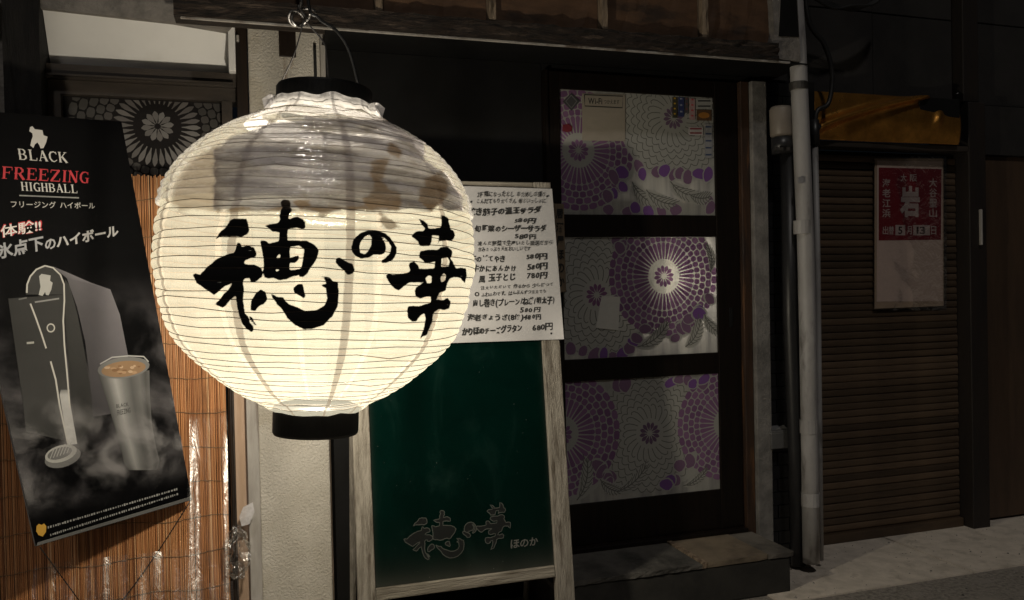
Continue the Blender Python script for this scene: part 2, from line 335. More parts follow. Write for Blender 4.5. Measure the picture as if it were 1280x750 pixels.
SER = {  # serif capitals: thick strokes, hairlines and slab serifs as (x0,y0,x1,y1,width)
 'B': [(.2,0,.2,1,.2),(.05,.98,.55,.98,.06),(.05,.52,.6,.52,.06),(.05,.02,.6,.02,.06),(.55,.98,.74,.86,.12),(.74,.88,.74,.64,.17),(.74,.66,.56,.52,.1),(.56,.52,.82,.38,.12),(.8,.42,.8,.14,.19),(.8,.16,.56,.02,.1)],
 'L': [(.25,0,.25,1,.2),(.05,.98,.45,.98,.06),(.05,.02,.85,.02,.06),(.85,0,.9,.26,.07)],
 'A': [(.12,0,.5,1,.08),(.48,1,.86,0,.22),(.25,.34,.72,.34,.06),(0,.02,.28,.02,.05),(.66,.02,1,.02,.05)],
 'C': [(.9,.72,.86,.98,.06),(.86,.86,.62,.98,.08),(.62,.97,.36,.92,.1),(.36,.94,.18,.7,.16),(.17,.72,.17,.3,.2),(.18,.32,.38,.06,.16),(.36,.06,.64,.02,.1),(.62,.03,.92,.2,.07)],
 'K': [(.2,0,.2,1,.2),(.04,.98,.38,.98,.05),(.04,.02,.38,.02,.05),(.28,.42,.86,.98,.07),(.42,.58,.9,0,.22),(.66,.98,1,.98,.05),(.74,.02,1.04,.02,.05)],
 'F': [(.25,0,.25,1,.21),(.05,.97,.9,.97,.07),(.9,.98,.92,.72,.07),(.3,.52,.68,.52,.06),(.68,.64,.68,.4,.06),(.05,.02,.5,.02,.05)],
 'R': [(.2,0,.2,1,.2),(.04,.98,.56,.98,.06),(.05,.5,.56,.5,.06),(.55,.97,.75,.82,.13),(.75,.86,.75,.62,.18),(.75,.66,.55,.5,.11),(.48,.5,.9,0,.21),(.04,.02,.38,.02,.05),(.78,.02,1.02,.02,.05)],
 'E': [(.25,0,.25,1,.2),(.05,.97,.85,.97,.07),(.86,.98,.88,.74,.06),(.3,.52,.66,.52,.06),(.66,.64,.66,.4,.06),(.05,.03,.88,.03,.07),(.9,.02,.94,.28,.06)],
 'Z': [(.08,.96,.9,.96,.07),(.1,.98,.08,.72,.06),(.84,.98,.14,.02,.2),(.08,.03,.92,.03,.07),(.92,.02,.95,.28,.06)],
 'I': [(.3,0,.3,1,.2),(.1,.98,.5,.98,.05),(.1,.02,.5,.02,.05)],
 'N': [(.18,0,.18,1,.08),(.16,1,.84,0,.21),(.84,0,.84,1,.08),(.0,.98,.3,.98,.05),(.02,.02,.34,.02,.05),(.7,.98,1,.98,.05)],
 'G': [(.86,.72,.84,.98,.06),(.84,.86,.6,.98,.08),(.6,.97,.36,.92,.1),(.36,.94,.18,.7,.16),(.17,.72,.17,.3,.2),(.18,.32,.38,.06,.16),(.36,.06,.66,.02,.1),(.66,.03,.82,.1,.08),(.82,.0,.82,.44,.18),(.6,.44,1,.44,.05)],
 'H': [(.2,0,.2,1,.2),(.8,0,.8,1,.2),(.04,.98,.38,.98,.05),(.04,.02,.38,.02,.05),(.62,.98,.98,.98,.05),(.62,.02,.98,.02,.05),(.2,.52,.8,.52,.06)],
}
def serif(mb, plane, text, bl, br, tl, off, col):
    A, B, T = (plane.at(*q, off) for q in (bl, br, tl)); x = 0; n = sum(.62 if c == 'I' else 1.08 for c in text)
    k = 0
    for ch in text:
        for (x0, y0, x1, y1, w) in SER[ch]:
            d = np.array([x1-x0, y1-y0]); d = d/np.linalg.norm(d); s_ = np.array([-d[1], d[0]])*w/2
            q = [np.array(p) for p in ((x0, y0), (x1, y1))]; q = [q[0]+s_, q[0]-s_, q[1]-s_, q[1]+s_]; k += 1
            mb.add([A + (B-A)*((p[0]+x)/n) + (T-A)*p[1] + plane.n*(-1 if plane.n@FW > 0 else 1)*.00004*(k % 7) for p in q], [(0, 1, 2, 3)], col)
        x += .62 if ch == 'I' else 1.08

# ------------------------------------------------------------------ ground
g = MB().box((-40, -40, -.30), (40, 30, 0)); g.build('street', M['asphalt'], kind='structure')
sw = MB()
for i, x in enumerate((.70, 1.62, 2.54, 3.46, 4.38)):   # pavement slabs with joints
    sw.box((x, -.385, -.02), (x+.914, .40, .006 + .001*(i % 2)))
sw.build('pavement', M['sidewalk'], kind='structure')

# ------------------------------------------------------------------ shop building
shop = thing('shop_building', (0, 0, 0), 'dark izakaya front with stucco pillar, rotten wooden eave beam and flower-patterned sliding door', 'building')
def sbox(name, a, b, m, bev=0.0, jit=0, **t):
    o = MB().box(a, b, jit).build(name, M[m], shop, **t)
    if bev: bevel(o, bev)
    return o
sbox('stucco_pillar', (-1.150, 0, -.05), (-.9055, .16, 2.30), 'stucco', .006)
sbox('pillar_trim', (-.905, -.012, 1.45), (-.888, .14, 2.30), 'trimgrey', .002)
sbox('metal_strip', (-1.186, -.018, -.05), (-1.146, -.002, 1.25), 'trimgrey', .003)
sbox('window_jamb', (-1.226, .02, -.05), (-1.1525, .12, 1.50), 'pinkwood', .002)
sbox('socket_plate', (-1.046, -.006, 2.03), (-.988, .01, 2.135), 'darkwood', .002)
# rust run under the plate, as a thin stain sheet
m, nt, b = new_mat('rust_stain'); out = nt.nodes['Material Output']
uv = N(nt, 'ShaderNodeTexCoord'); f = noise(nt, 7, uv.outputs['Object'], 6, .6, stretch=(7, 1, .7))
b.inputs['Base Color'].default_value = (.20, .085, .03, 1); b.inputs['Roughness'].default_value = .9
tr = N(nt, 'ShaderNodeBsdfTransparent'); mx = N(nt, 'ShaderNodeMixShader'); nt.links.new(mth(nt, 'MULTIPLY', ramp(nt, f, .46, .7), .75), mx.inputs[0])
nt.links.new(tr.outputs[0], mx.inputs[1]); nt.links.new(b.outputs[0], mx.inputs[2]); nt.links.new(mx.outputs[0], out.inputs[0])
MB().add([(-1.045, -.003, 2.03), (-.988, -.003, 2.03), (-.995, -.003, 1.82), (-1.03, -.003, 1.82)], [(0, 1, 2, 3)]).build('rust_stain', m, shop)
sbox('front_wall', (-.8875, .03, -.05), (-.062, .16, 2.075), 'black')
sbox('door_header', (-.060, .02, 2.045), (.93, .16, 2.0745), 'black')
sbox('door_post', (-.060, -.01, 0), (-.049, .16, 2.044), 'doorwood')
sbox('door_jamb', (.802, -.02, .02), (.842, .16, 2.044), 'jamb', .003)
sbox('concrete_strip', (.844, -.04, .02), (.915, .16, 2.044), 'mortar', .004)
sbox('door_track', (-.05, -.03, .10), (.80, .14, .178), 'doorwood', .003)
# black tiles between the strip and the pipes
sbox('tile_backing', (.917, .02, .0), (1.20, .16, 2.07), 'black')
tme = MB().box((-.0525, -.012, -.0265), (.0525, 0, .0265)).mesh('tile', M['tile'])
for r in range(36):
    for c in range(2):
        x = .972 + c*.110 - (.055 if r % 2 else 0)
        o = bpy.data.objects.new('tile', tme); COL.objects.link(o); o.parent = shop
        o.location = (x, .019 + random.uniform(-.0015, .0015), .05 + r*.0565); o.rotation_euler = (random.uniform(-.01, .01), 0, random.uniform(-.01, .01))
# weathered eave beam: uneven, chipped lower edge
def rough_bar(name, a, b, m, nx=60, nz=5, amp=.006, parent=shop):
    (x0, y0, z0), (x1, y1, z1) = a, b; mb = MB(); ring = []
    prof = [(y0, z0 + (z1-z0)*k/nz) for k in range(nz+1)] + [(y1, z1), (y1, z0)]
    n = len(prof); vs = []
    for i in range(nx+1):
        x = x0 + (x1-x0)*i/nx
        for k, (y, z) in enumerate(prof):
            vs.append((x, y + (RNG.normal()*amp if k <= nz else 0), z + (RNG.normal()*amp*.5 if k <= nz else 0)))
    fs = [(i*n+k, (i+1)*n+k, (i+1)*n+(k+1) % n, i*n+(k+1) % n) for i in range(nx) for k in range(n)]
    fs += [tuple(range(n)), tuple(nx*n + k for k in range(n-1, -1, -1))]
    return mb.add(vs, fs).build(name, M[m], parent)
XB0 = YP(-.2).at(217, 10)[0]; XB1 = YP(-.2).at(972, 70)[0]
rough_bar('eave_beam', (XB0, -.21, 2.083), (XB1, -.12, 2.148), 'beam', 70, 5, .0032)
sbox('drip_edge', (XB0+.02, -.203, 2.0755), (XB1+.055, -.196, 2.0815), 'trimgrey', 0, .001)
sbox('soffit', (-.90, -.195, 2.0765), (1.0, .16, 2.082), 'black')
xs = [YP(-.2).at(px, 10)[0] for px in (217, 470, 612, 752, 878, 968)]
for i in range(5):
    rough_bar('fascia_panel', (xs[i]+.024, -.168, 2.1515), (xs[i+1]-.004, -.14, 2.62), 'fascia', 12, 6, .0012)
    if i: rough_bar('batten', (xs[i]-.002, -.204, 2.1525), (xs[i]+.022, -.141, 2.62), 'batten', 2, 16, .0015)
# rough cement end plate with a dark slot
ep = YP(-.2)
MB().prism([ep.at(*p) for p in ((962, -60), (968, 40), (962, 62), (975, 74), (1001, 77), (994, -60))], (0, .08, 0)).build('end_plate', M['lintel'], shop)
MB().prism([ep.at(*p, .004) for p in ((980, -60), (974, 45), (999, 46), (992, -60))], (0, .03, 0)).build('end_slot', M['black'], shop)
# left bay: rough lintel, dark post, white board, window
lp = YP(-.03)
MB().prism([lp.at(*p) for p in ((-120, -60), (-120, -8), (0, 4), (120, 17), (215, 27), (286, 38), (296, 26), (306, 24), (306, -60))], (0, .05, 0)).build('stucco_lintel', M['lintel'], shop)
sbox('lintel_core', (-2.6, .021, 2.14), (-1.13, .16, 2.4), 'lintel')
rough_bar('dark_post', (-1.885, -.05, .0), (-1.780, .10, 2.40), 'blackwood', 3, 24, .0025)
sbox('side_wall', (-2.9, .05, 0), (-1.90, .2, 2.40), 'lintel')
wb = MB(); xa, xb = -1.778, -1.215      # white board: faces tilted down and outwards to catch more lantern light
prof = [(-.012, 2.14), (.050, 2.035), (.088, 1.970), (.11, 1.968), (.11, 2.14)]
wb.add([(x, y, z) for x in (xa, xb) for y, z in prof], [(0, 1, 6, 5), (1, 2, 7, 6), (2, 3, 8, 7), (3, 4, 9, 8), (4, 0, 5, 9), (0, 4, 3, 2, 1), (5, 6, 7, 8, 9)]).build('white_board', M['white'], shop)
sbox('white_trim', (-1.214, -.020, 1.965), (-1.191, .06, 2.15), 'white', .002)
sbox('trim_clip', (-1.187, -.022, 2.07), (-1.178, .01, 2.09), 'trimgrey', .002)
win = MB()
win.box((-1.778, .015, 1.918), (-1.165, .12, 1.966)); win.box((-1.778, .03, 1.872), (-1.165, .12, 1.917)); win.box((-1.778, -.005, 1.924), (-1.20, .0145, 1.93))
win.box((-1.241, .026, .2), (-1.207, .12, 1.8715)); win.box((-1.778, .026, .2), (-1.74, .12, 1.8715)); win.box((-1.739, .026, .2), (-1.242, .12, .25))
window = win.build('window', M['winframe'], shop)
sbox('dark_upright', (-1.190, -.002, 1.52), (-1.153, .12, 2.14), 'darkwood', .002)
MB().box((-1.739, .06, .251), (-1.242, .07, 1.871)).build('window_pane', M['winglass'], window)

# ------------------------------------------------------------------ flower prints
def clip_rect(pts, x0, x1, z0, z1):
    for ax, val, sgn in ((0, x0, 1), (0, x1, -1), (1, z0, 1), (1, z1, -1)):
        out = []
        for i in range(len(pts)):
            a, b_ = pts[i], pts[(i+1) % len(pts)]; da, db = (a[ax]-val)*sgn, (b_[ax]-val)*sgn
            if da >= 0: out.append(a)
            if (da > 0 > db) or (da < 0 < db): t = da/(da-db); out.append((a[0]+(b_[0]-a[0])*t, a[1]+(b_[1]-a[1])*t))
        pts = out
        if len(pts) < 3: return None
    return pts
class Print:
    def __init__(s, rect, y): s.r = rect; s.y = y; s.mb = MB(); s.k = 0
    def poly(s, pts, col, lift=0):
        p = clip_rect(pts, *s.r)
        if p:
            s.k += 1; y = s.y - lift*.5 - s.k*.0000010
            s.mb.add([(a, y, b_) for a, b_ in p], [tuple(range(len(p)))], col)
    def petal(s, c, ang, r0, r1, w, col, n=5, blunt=.5, lift=0):
        d = (math.cos(ang), math.sin(ang)); e = (-d[1], d[0]); L = []; R_ = []
        for i in range(n+1):
            t = i/n; hw = w/2*(math.sin(PI*min(1, t**(.9+blunt)*.5+ .5*t))**.6 if 0 < t < 1 else .12)
            hw = w/2*max(.15, math.sin(PI*t**(1+blunt)) ** .7) if 0 < t < 1 else w*.08
            r = r0 + (r1-r0)*t; L.append((c[0]+d[0]*r+e[0]*hw, c[1]+d[1]*r+e[1]*hw)); R_.append((c[0]+d[0]*r-e[0]*hw, c[1]+d[1]*r-e[1]*hw))
        s.poly(L + R_[::-1], col, lift)
    def spoke(s, c, ang, r0, r1, w, col):
        d = (math.cos(ang), math.sin(ang)); e = (-d[1], d[0]); L = []; R_ = []
        for t, k in ((0, .30), (.3, .52), (.6, .74), (.85, .95), (.95, .78), (1, .35)):
            r = r0+(r1-r0)*t; h = w/2*k; L.append((c[0]+d[0]*r+e[0]*h, c[1]+d[1]*r+e[1]*h)); R_.append((c[0]+d[0]*r-e[0]*h, c[1]+d[1]*r-e[1]*h))
        s.poly(L + R_[::-1], col)
    def tilelet(s, c, rx, rz, col, rot):
        q = [(rx*sx*kx, rz*sz*kz) for sx, sz in ((1, 1), (-1, 1), (-1, -1), (1, -1)) for kx, kz in (((1, .5), (.6, 1)) if sx*sz > 0 else ((.6, 1), (1, .5)))]
        s.poly([(c[0]+a*math.cos(rot)-b_*math.sin(rot), c[1]+a*math.sin(rot)+b_*math.cos(rot)) for a, b_ in q], col)
    def blob(s, c, rx, rz, col, rot=0, n=9, lift=0):
        ph = random.random()*6
        s.poly([(c[0] + (rx*math.cos(a)*math.cos(rot) - rz*math.sin(a)*math.sin(rot))*(1+.1*math.sin(2*a+ph)), c[1] + (rx*math.cos(a)*math.sin(rot)+rz*math.sin(a)*math.cos(rot))*(1+.1*math.sin(3*a+ph))) for a in [2*PI*i/n for i in range(n)]], col, lift)
    def line(s, pts, w, col, lift=0):
        for a, b_ in zip(pts, pts[1:]):
            dx, dz = b_[0]-a[0], b_[1]-a[1]; L = math.hypot(dx, dz) + 1e-9; ex, ez = -dz/L*w/2, dx/L*w/2
            s.poly([(a[0]+ex, a[1]+ez), (a[0]-ex, a[1]-ez), (b_[0]-ex, b_[1]-ez), (b_[0]+ex, b_[1]+ez)], col, lift)
    def cell(s, c, rx, rz, col, rot=0):
        s.blob(c, rx*1.22, rz*1.22, FILM, rot, 11); s.blob(c, rx, rz, col, rot, 11)
    def ground(s, c0, c1, n, w, cols):       # a drift of dark cells between the flowers
        for i in range(n):
            t = (i+.5)/n; c = (c0[0]+(c1[0]-c0[0])*t + random.uniform(-w, w), c0[1]+(c1[1]-c0[1])*t + random.uniform(-w, w))
            s.cell(c, random.uniform(.022, .034), random.uniform(.017, .026), random.choice(cols), random.uniform(0, 3))
    def cells(s, c, r0, rows, n, h, cols, a0=0, a1=2*PI, lift=0):
        for j in range(rows):
            r = r0 + h*(j+.5)
            for i in range(n):
                a = 2*PI*(i + .5*(j % 2))/n
                if not (a0 <= a <= a1): continue
                s.tilelet((c[0]+r*math.cos(a), c[1]+r*math.sin(a)), h*.46, PI*r/n*.86, random.choice(cols), a)
    def mum(s, c, k, cols, n=38, lift=0, rows=4):
        s.blob(c, (.143+rows*.027)*k, (.143+rows*.027)*k, FILM, 0, 26)
        for i in range(12): s.petal(c, 2*PI*(i+.3)/12, .012*k, .046*k, .017*k, random.choice(cols), blunt=.7, lift=lift)
        for i in range(n): s.spoke(c, 2*PI*i/n, .072*k, .142*k, 2*PI*.138*k/n*.86, random.choice(cols))
        s.cells(c, .143*k, rows, n, .027*k, cols, lift=lift)
    def scales(s, c, k, line, pet, n=22, rows=5, lift=0):
        s.blob(c, (.135+rows*.024)*k, (.135+rows*.024)*k, FILM, 0, 26)
        for i in range(12): s.petal(c, 2*PI*(i+.3)/12, .012*k, .046*k, .016*k, pet, blunt=.6, lift=lift)
        for i in range(n):       # long curling petals
            a = 2*PI*i/n; s.line([(c[0]+r*k*math.cos(a+q), c[1]+r*k*math.sin(a+q)) for r, q in ((.062, 0), (.08, .05), (.10, .11), (.115, .2), (.12, .3), (.112, .36))], .0034, line, lift)
        for j in range(rows):    # overlapping scales
            r = (.128 + j*.024)*k; m_ = int(n*(1+.16*j))
            for i in range(m_):
                a = 2*PI*(i+.5*(j % 2))/m_; hw = PI/m_*1.02
                s.line([(c[0]+(r+.017*k*math.sin(PI*t))*math.cos(a+hw*(2*t-1)), c[1]+(r+.017*k*math.sin(PI*t))*math.sin(a+hw*(2*t-1))) for t in (0, .2, .4, .6, .8, 1)], .0032, line, lift)
    def leaf(s, c, ang, L, w, line, lift=0):
        def P(t, o):
            a = ang + .5*t; x = c[0]+L*t*math.cos(a); z = c[1]+L*t*math.sin(a); return (x - math.sin(a)*o, z + math.cos(a)*o)
        for k in range(8):
            t0, t1 = k/8, (k+1)/8; o0, o1 = (w*(math.sin(PI*(.03+.94*q_))**.7)*(1.06 if True else 1) for q_ in (t0, t1))
            s.poly([P(t0, -o0), P(t1, -o1*.86), P(t1, o1*.86), P(t0, o0)], FILM, lift)
        s.line([P(t/8, 0) for t in range(9)], .0046, line, lift)
        for i in range(1, 9):
            t = i/9
            for sg in (-1, 1):
                o = w*math.sin(PI*t)**.7
                s.line([P(t, 0), P(min(1, t+.06), sg*o*.5), P(min(1.05, t+.16), sg*o*.8), P(min(1.1, t+.19), sg*o*.95)], .0032, line, lift)
    def build(s, name, mat_, parent): return s.mb.build(name, mat_, parent)

# ------------------------------------------------------------------ sliding door
door = MB()
door.box((-.047, 0, .18), (.004, .035, 2.043)); door.box((.690, 0, .18), (.798, .035, 2.043))
PZ = [(1.487, 1.974), (.917, 1.396), (.345, .828)]
door.box((.0041, .001, 1.975), (.6899, .034, 2.043)); door.box((.0041, .001, 1.397), (.6899, .034, 1.486)); door.box((.0041, .001, .829), (.6899, .034, .916)); door.box((.0041, .001, .18), (.6899, .034, .344))
door = door.build('sliding_door', M['doorwood'], shop); bevel(door, .003)
MB().box((.742, -.004, 1.02), (.757, -.0005, 1.10)).build('finger_pull', M['black'], door)
FILM = (.43, .43, .405); PUR = [(.27, .145, .275), (.24, .125, .25), (.30, .165, .305)]; VIO = (.23, .11, .34); MAU = (.25, .15, .25); LIN = (.17, .17, .16)
for zi, (z0, z1) in enumerate(PZ):
    pane = MB().box((.004, .010, z0-.001), (.690, .014, z1+.001)).build('door_pane', M['film'], door)
    pr = Print((.005, .689, z0, z1), .0094)
    def q(px, py): p = YP(0).at(px, py); return (p[0], p[2])
    def cr(x0, y0, s_): return lambda x, y: q(x0 + x/s_, y0 + y/s_)
    if zi == 0:
        f = cr(690, 100, 3.948)
        pr.mum(f(135, 345), .95, PUR, 36); pr.scales(f(605, 185), 1.0, LIN, (.20, .13, .21), rows=5)
        pr.ground(f(340, 420), f(300, 640), 6, .03, [VIO, MAU]); pr.ground(f(330, 640), f(640, 640), 5, .015, [VIO, MAU, MAU]); pr.ground(f(400, 440), f(800, 480), 9, .018, [VIO, VIO, MAU]); pr.ground(f(740, 560), f(790, 640), 3, .015, [VIO, MAU])
        pr.leaf(f(400, 500), -1.2, 0.136, 0.031, LIN); pr.leaf(f(470, 540), -.9, 0.145, 0.031, LIN); pr.leaf(f(590, 500), -.9, 0.153, 0.031, LIN); pr.leaf(f(680, 560), -.6, 0.102, 0.031, LIN)
    elif zi == 1:
        f = cr(690, 280, 4.165)
        pr.scales(f(238, 370), 1.0, LIN, (.26, .13, .25), rows=5)
        pr.mum(f(588, 272), .98, PUR, 40, lift=.0004)
        pr.ground(f(330, 690), f(480, 560), 6, .02, [VIO, MAU]); pr.ground(f(640, 600), f(820, 400), 7, .02, [VIO, MAU]); pr.ground(f(90, 660), f(300, 690), 4, .012, [MAU, VIO]); pr.ground(f(340, 80), f(380, 120), 3, .015, [MAU])
        pr.leaf(f(450, 640), .1, 0.170, 0.031, LIN); pr.leaf(f(700, 640), .5, 0.136, 0.031, LIN); pr.leaf(f(800, 470), -1.3, 0.119, 0.025, LIN); pr.leaf(f(830, 250), 1.2, 0.119, 0.019, LIN)
    else:
        f = cr(690, 450, 3.748)
        pr.scales(f(463, 345), 1.0, LIN, (.17, .11, .18), rows=5)
        pr.mum(f(48, 350), 1.0, PUR, 36); pr.mum(f(830, 300), .95, PUR, 36)
        pr.ground(f(560, 90), f(740, 110), 6, .018, [VIO, MAU]); pr.ground(f(680, 440), f(540, 620), 6, .02, [MAU, MAU, VIO]); pr.ground(f(230, 470), f(290, 600), 5, .015, [MAU]); pr.ground(f(300, 110), f(360, 105), 2, .01, [MAU])
        pr.leaf(f(120, 660), .8, 0.170, 0.031, LIN); pr.leaf(f(300, 620), .1, 0.170, 0.025, LIN); pr.leaf(f(230, 560), -1.1, 0.102, 0.025, LIN); pr.leaf(f(620, 590), .0, 0.128, 0.019, LIN)
    pr.build('film_print', M['filmprint'], door)
# window film of the left bay
pr = Print((-1.738, -1.243, 1.2, 1.868), .0592)
f = lambda x, y: tuple(YP(.06).at(x, y)[i] for i in (0, 2))
WH = [(.13, .123, .12), (.105, .098, .095)]; GR = [(.055, .05, .048), (.045, .042, .04)]
c = f(197, 158)
for i in range(12): pr.petal(c, 2*PI*(i+.3)/12, .010, .052, .019, random.choice(WH), blunt=.8)
for i in range(34): pr.petal(c, 2*PI*i/34, .077, .138, .017, random.choice(WH) if math.sin(2*PI*i/34) < .1 else random.choice([(.12, .11, .105), (.09, .082, .08)]), blunt=.7)  # upper petals coloured dimmer: shade painted into the print
pr.cells(c, .142, 5, 34, .027, GR)
pr.build('film_print', M['printmatt'], window)
# interior seen through the film
sbox('interior_wall', (-1.0, .75, 0), (1.2, .80, 2.3), 'interior')
sbox('interior_partition', (.93, .17, 0), (.96, .749, 2.3), 'interior')
sbox('interior_ceiling', (-1.0, .161, 2.30), (1.2, .80, 2.34), 'interior')
sbox('interior_floor', (-1.0, .161, .02), (.929, .749, .1), 'interior')
lc = YP(.14).at(831, 346)
il = thing('wall_lamp', tuple(lc), 'small lit lamp glowing behind the middle pane of the sliding door', 'lamp')
MB().lathe([(.004, -.020), (.016, -.016), (.022, 0), (.018, .014), (.006, .024)], 16, tuple(lc)).build('lamp_globe', M['tape'], il, True)
MB().tube([lc + np.array([0, .024, 0]), lc + np.array([0, .60, 0])], .008).build('lamp_arm', M['darkwood'], il)
ld = bpy.data.lights.new('wall_lamp_light', 'POINT'); ld.energy = 21; ld.color = (1, .88, .78); ld.shadow_soft_size = .02
lo = bpy.data.objects.new('wall_lamp_light', ld); COL.objects.link(lo); lo.parent = il; lo.location = (0, -.03, 0)

# doorstep
step = thing('doorstep', (.4, -.15, 0), 'low concrete doorstep with a brown slab before the flower-patterned sliding door', 'step')
def step_part(name, a, b, m, bev=.006):
    return bevel(MB().box(a, b).build(name, M[m], step), bev, 2)
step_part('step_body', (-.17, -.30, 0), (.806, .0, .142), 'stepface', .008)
M['shadowtread'] = surf('shadowed_tread_concrete', (.085, .08, .072), (.04, .038, .034), .95, 9, bs=.9, bd=.006, bscale=60, c3=(.022, .021, .019), s3=4)  # left tread: darker concrete, with the board's shadow put into its colour
rough_bar('tread_slab', (-.175, -.306, .1425), (.415, -.031, .160), 'shadowtread', 30, 2, .0016, step)
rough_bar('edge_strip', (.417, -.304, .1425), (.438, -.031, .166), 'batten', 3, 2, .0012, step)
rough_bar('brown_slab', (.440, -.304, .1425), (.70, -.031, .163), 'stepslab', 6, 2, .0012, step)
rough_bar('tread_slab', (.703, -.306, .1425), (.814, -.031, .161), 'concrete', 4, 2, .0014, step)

# ------------------------------------------------------------------ stickers on the door
f = lambda x, y: (690 + x/3.948, 100 + y/3.948)
D0 = YP(.0062)
def sheet(name, pts, col, label, cat, off=.0006, group='stickers on the glass door', mk=None, mat='printmatt', plane=D0):
    t = thing(name, tuple(plane.at(*pts[0])), label, cat, group)
    mb = MB(); P = [plane.at(*p, off) for p in pts]; d = plane.n*(.0005 if plane.n@FW > 0 else -.0005)
    mb.prism(P, d); mb.c = [col]*len(mb.v); mb.build('backing', M[mat], t)
    if mk:
        m2 = MB(); mk(m2, off+.0004); m2.build('lettering', M[mat], t)
    return t
def wifi(m2, o):
    K = (.03, .03, .03)
    band(m2, D0, [f(160, 72), f(350, 80), f(347, 137), f(162, 128), f(160, 72)], .0045, o, K)
    put(m2, D0, 'Wi-Fi', f(178, 118), f(248, 120), f(178, 88), o, .02, 0, K); put(m2, D0, 'つかえます', f(256, 118), f(332, 120), f(256, 96), o, .01, 0, K)
sheet('wifi_notice', [f(148, 66), f(362, 72), f(362, 302), f(150, 298)], (.27, .24, .20), 'beige Wi-Fi notice with a boxed heading at the top left of the door glass', 'sticker', mk=wifi)
def dia(m2, o): band(m2, D0, [f(95, 75), f(122, 105), f(96, 138), f(68, 105), f(95, 75)], .003, o, (.2, .2, .2))
sheet('diamond_sticker', [f(95, 64), f(138, 104), f(97, 152), f(52, 106)], (.06, .06, .065), 'dark diamond-shaped sticker in the top left corner of the door glass', 'sticker', mk=dia)
sheet('red_sticker', [f(52, 222), f(82, 216), f(100, 230), f(96, 254), f(74, 258), f(52, 252)], (.15, .02, .03), 'small red sticker at the left edge of the top door pane', 'sticker')
def lines(col, n, vertical=True, x0=0, y0=0, x1=1, y1=1):
    def mk(m2, o):
        for i in range(n):
            t = (i+.5)/n
            if vertical: a, b_ = (x0 + (x1-x0)*.3, y0 + (y1-y0)*(t-.25/n)), (x0 + (x1-x0)*.7, y0 + (y1-y0)*(t-.25/n))
            else: a, b_ = (x0 + (x1-x0)*.1, y0 + (y1-y0)*t), (x0 + (x1-x0)*.9, y0 + (y1-y0)*t)
            band(m2, D0, [f(*a), f(*b_)], .006, o, col)
    return mk
def rect(x0, y0, x1, y1): return [f(x0, y0), f(x1, y0+2), f(x1, y1+1), f(x0, y1)]
sheet('strip_sticker', rect(594, 84, 618, 186), (.05, .045, .03), 'narrow dark strip sticker with yellow lower end, leftmost of the strips at the pane top', 'sticker', mk=lines((.45, .28, .03), 4, True, 594, 84, 618, 186))
sheet('strip_sticker', rect(623, 84, 652, 180), (.03, .04, .12), 'narrow navy blue strip sticker beside the yellow-marked one on the door glass', 'sticker', mk=lines((.25, .27, .35), 3, True, 623, 84, 652, 180))
sheet('strip_sticker', rect(656, 86, 673, 162), (.07, .07, .075), 'shortest and narrowest grey strip sticker at the top of the door glass', 'sticker', mk=lines((.2, .05, .05), 3, True, 656, 86, 673, 162))
sheet('strip_sticker', rect(679, 90, 706, 196), (.36, .24, .24), 'pale pink strip sticker with red marks on the top door pane', 'sticker', mk=lines((.4, .04, .06), 4, True, 679, 90, 706, 196))
sheet('card_sticker', rect(712, 90, 790, 142), (.30, .30, .29), 'pale card sticker with dark bars in the top right corner of the door glass', 'sticker', mk=lines((.03, .03, .03), 2, False, 712, 90, 790, 142))
sheet('card_sticker', rect(714, 146, 787, 200), (.10, .055, .03), 'brown card sticker with an orange oval below the corner card on the door glass', 'sticker', mk=lambda m2, o: poly(m2, D0, [f(750 + 28*math.cos(a), 174 + 15*math.sin(a)) for a in [2*PI*i/14 for i in range(14)]], o, (.35, .15, .03)))
sheet('card_sticker', rect(674, 230, 746, 272), (.40, .37, .37), 'whitish card sticker with red and black marks, lower and left of the other card stickers', 'sticker', mk=lines((.2, .03, .04), 2, False, 674, 230, 746, 272))
sheet('column_sticker', rect(754, 214, 791, 386), (.24, .24, .25), 'tall pale sticker with dark blue bars down the right edge of the top pane', 'sticker', mk=lines((.03, .05, .11), 5, False, 754, 214, 791, 386))

sheet('painted_reflection', [(752, 370), (775, 371), (773, 413), (745, 410)], (.50, .49, .45), 'small pale slanted painted reflection on the left of the middle door pane', 'reflection')  # pale flat sheet painted in place of a reflection in the pane

# ------------------------------------------------------------------ neighbouring shop with the roller shutter
nb = thing('shutter_building', (1.65, .12, 0), 'dark neighbouring shop front with a closed brown roller shutter', 'building')
def nbox(name, a, b, m, bev=0.0, parent=None):
    o = MB().box(a, b).build(name, M[m], parent or nb)
    if bev: bevel(o, bev)
    return o
nbox('upper_wall', (1.05, .15, 2.045), (6.0, .5, 4.5), 'black'); [nbox('wall_board', (a_, .135 + .004*(k_ % 2), z_ + .003), (b_ - .006, .1495, z_ + .397), 'darkwall', .002) for k_, (a_, b_) in enumerate(((1.05, 1.62), (1.62, 2.09), (2.19, 2.85), (2.85, 3.6))) for z_ in (2.045, 2.445)]; nbox('wall_post', (2.09, .08, 2.045), (2.185, .1495, 4.2), 'framebrown', .004); nbox('side_post', (1.205, .05, 0), (1.235, .3, 1.81), 'rdoor', .003)
nbox('door_frame', (2.098, .06, .0), (2.20, .3, 2.04), 'framebrown', .004)
nbox('lower_wall', (3.3, .12, 0), (6.0, .5, 2.04), 'darkwall')
sd_ = nbox('side_door', (2.205, .13, .02), (3.29, .2, 1.80), 'rdoor', .003); nbox('transom', (2.205, .11, 1.803), (3.29, .3, 2.04), 'darkwall')
nbox('door_handle', (2.150, .045, 1.36), (2.161, .0595, 1.53), 'trimgrey', .003)
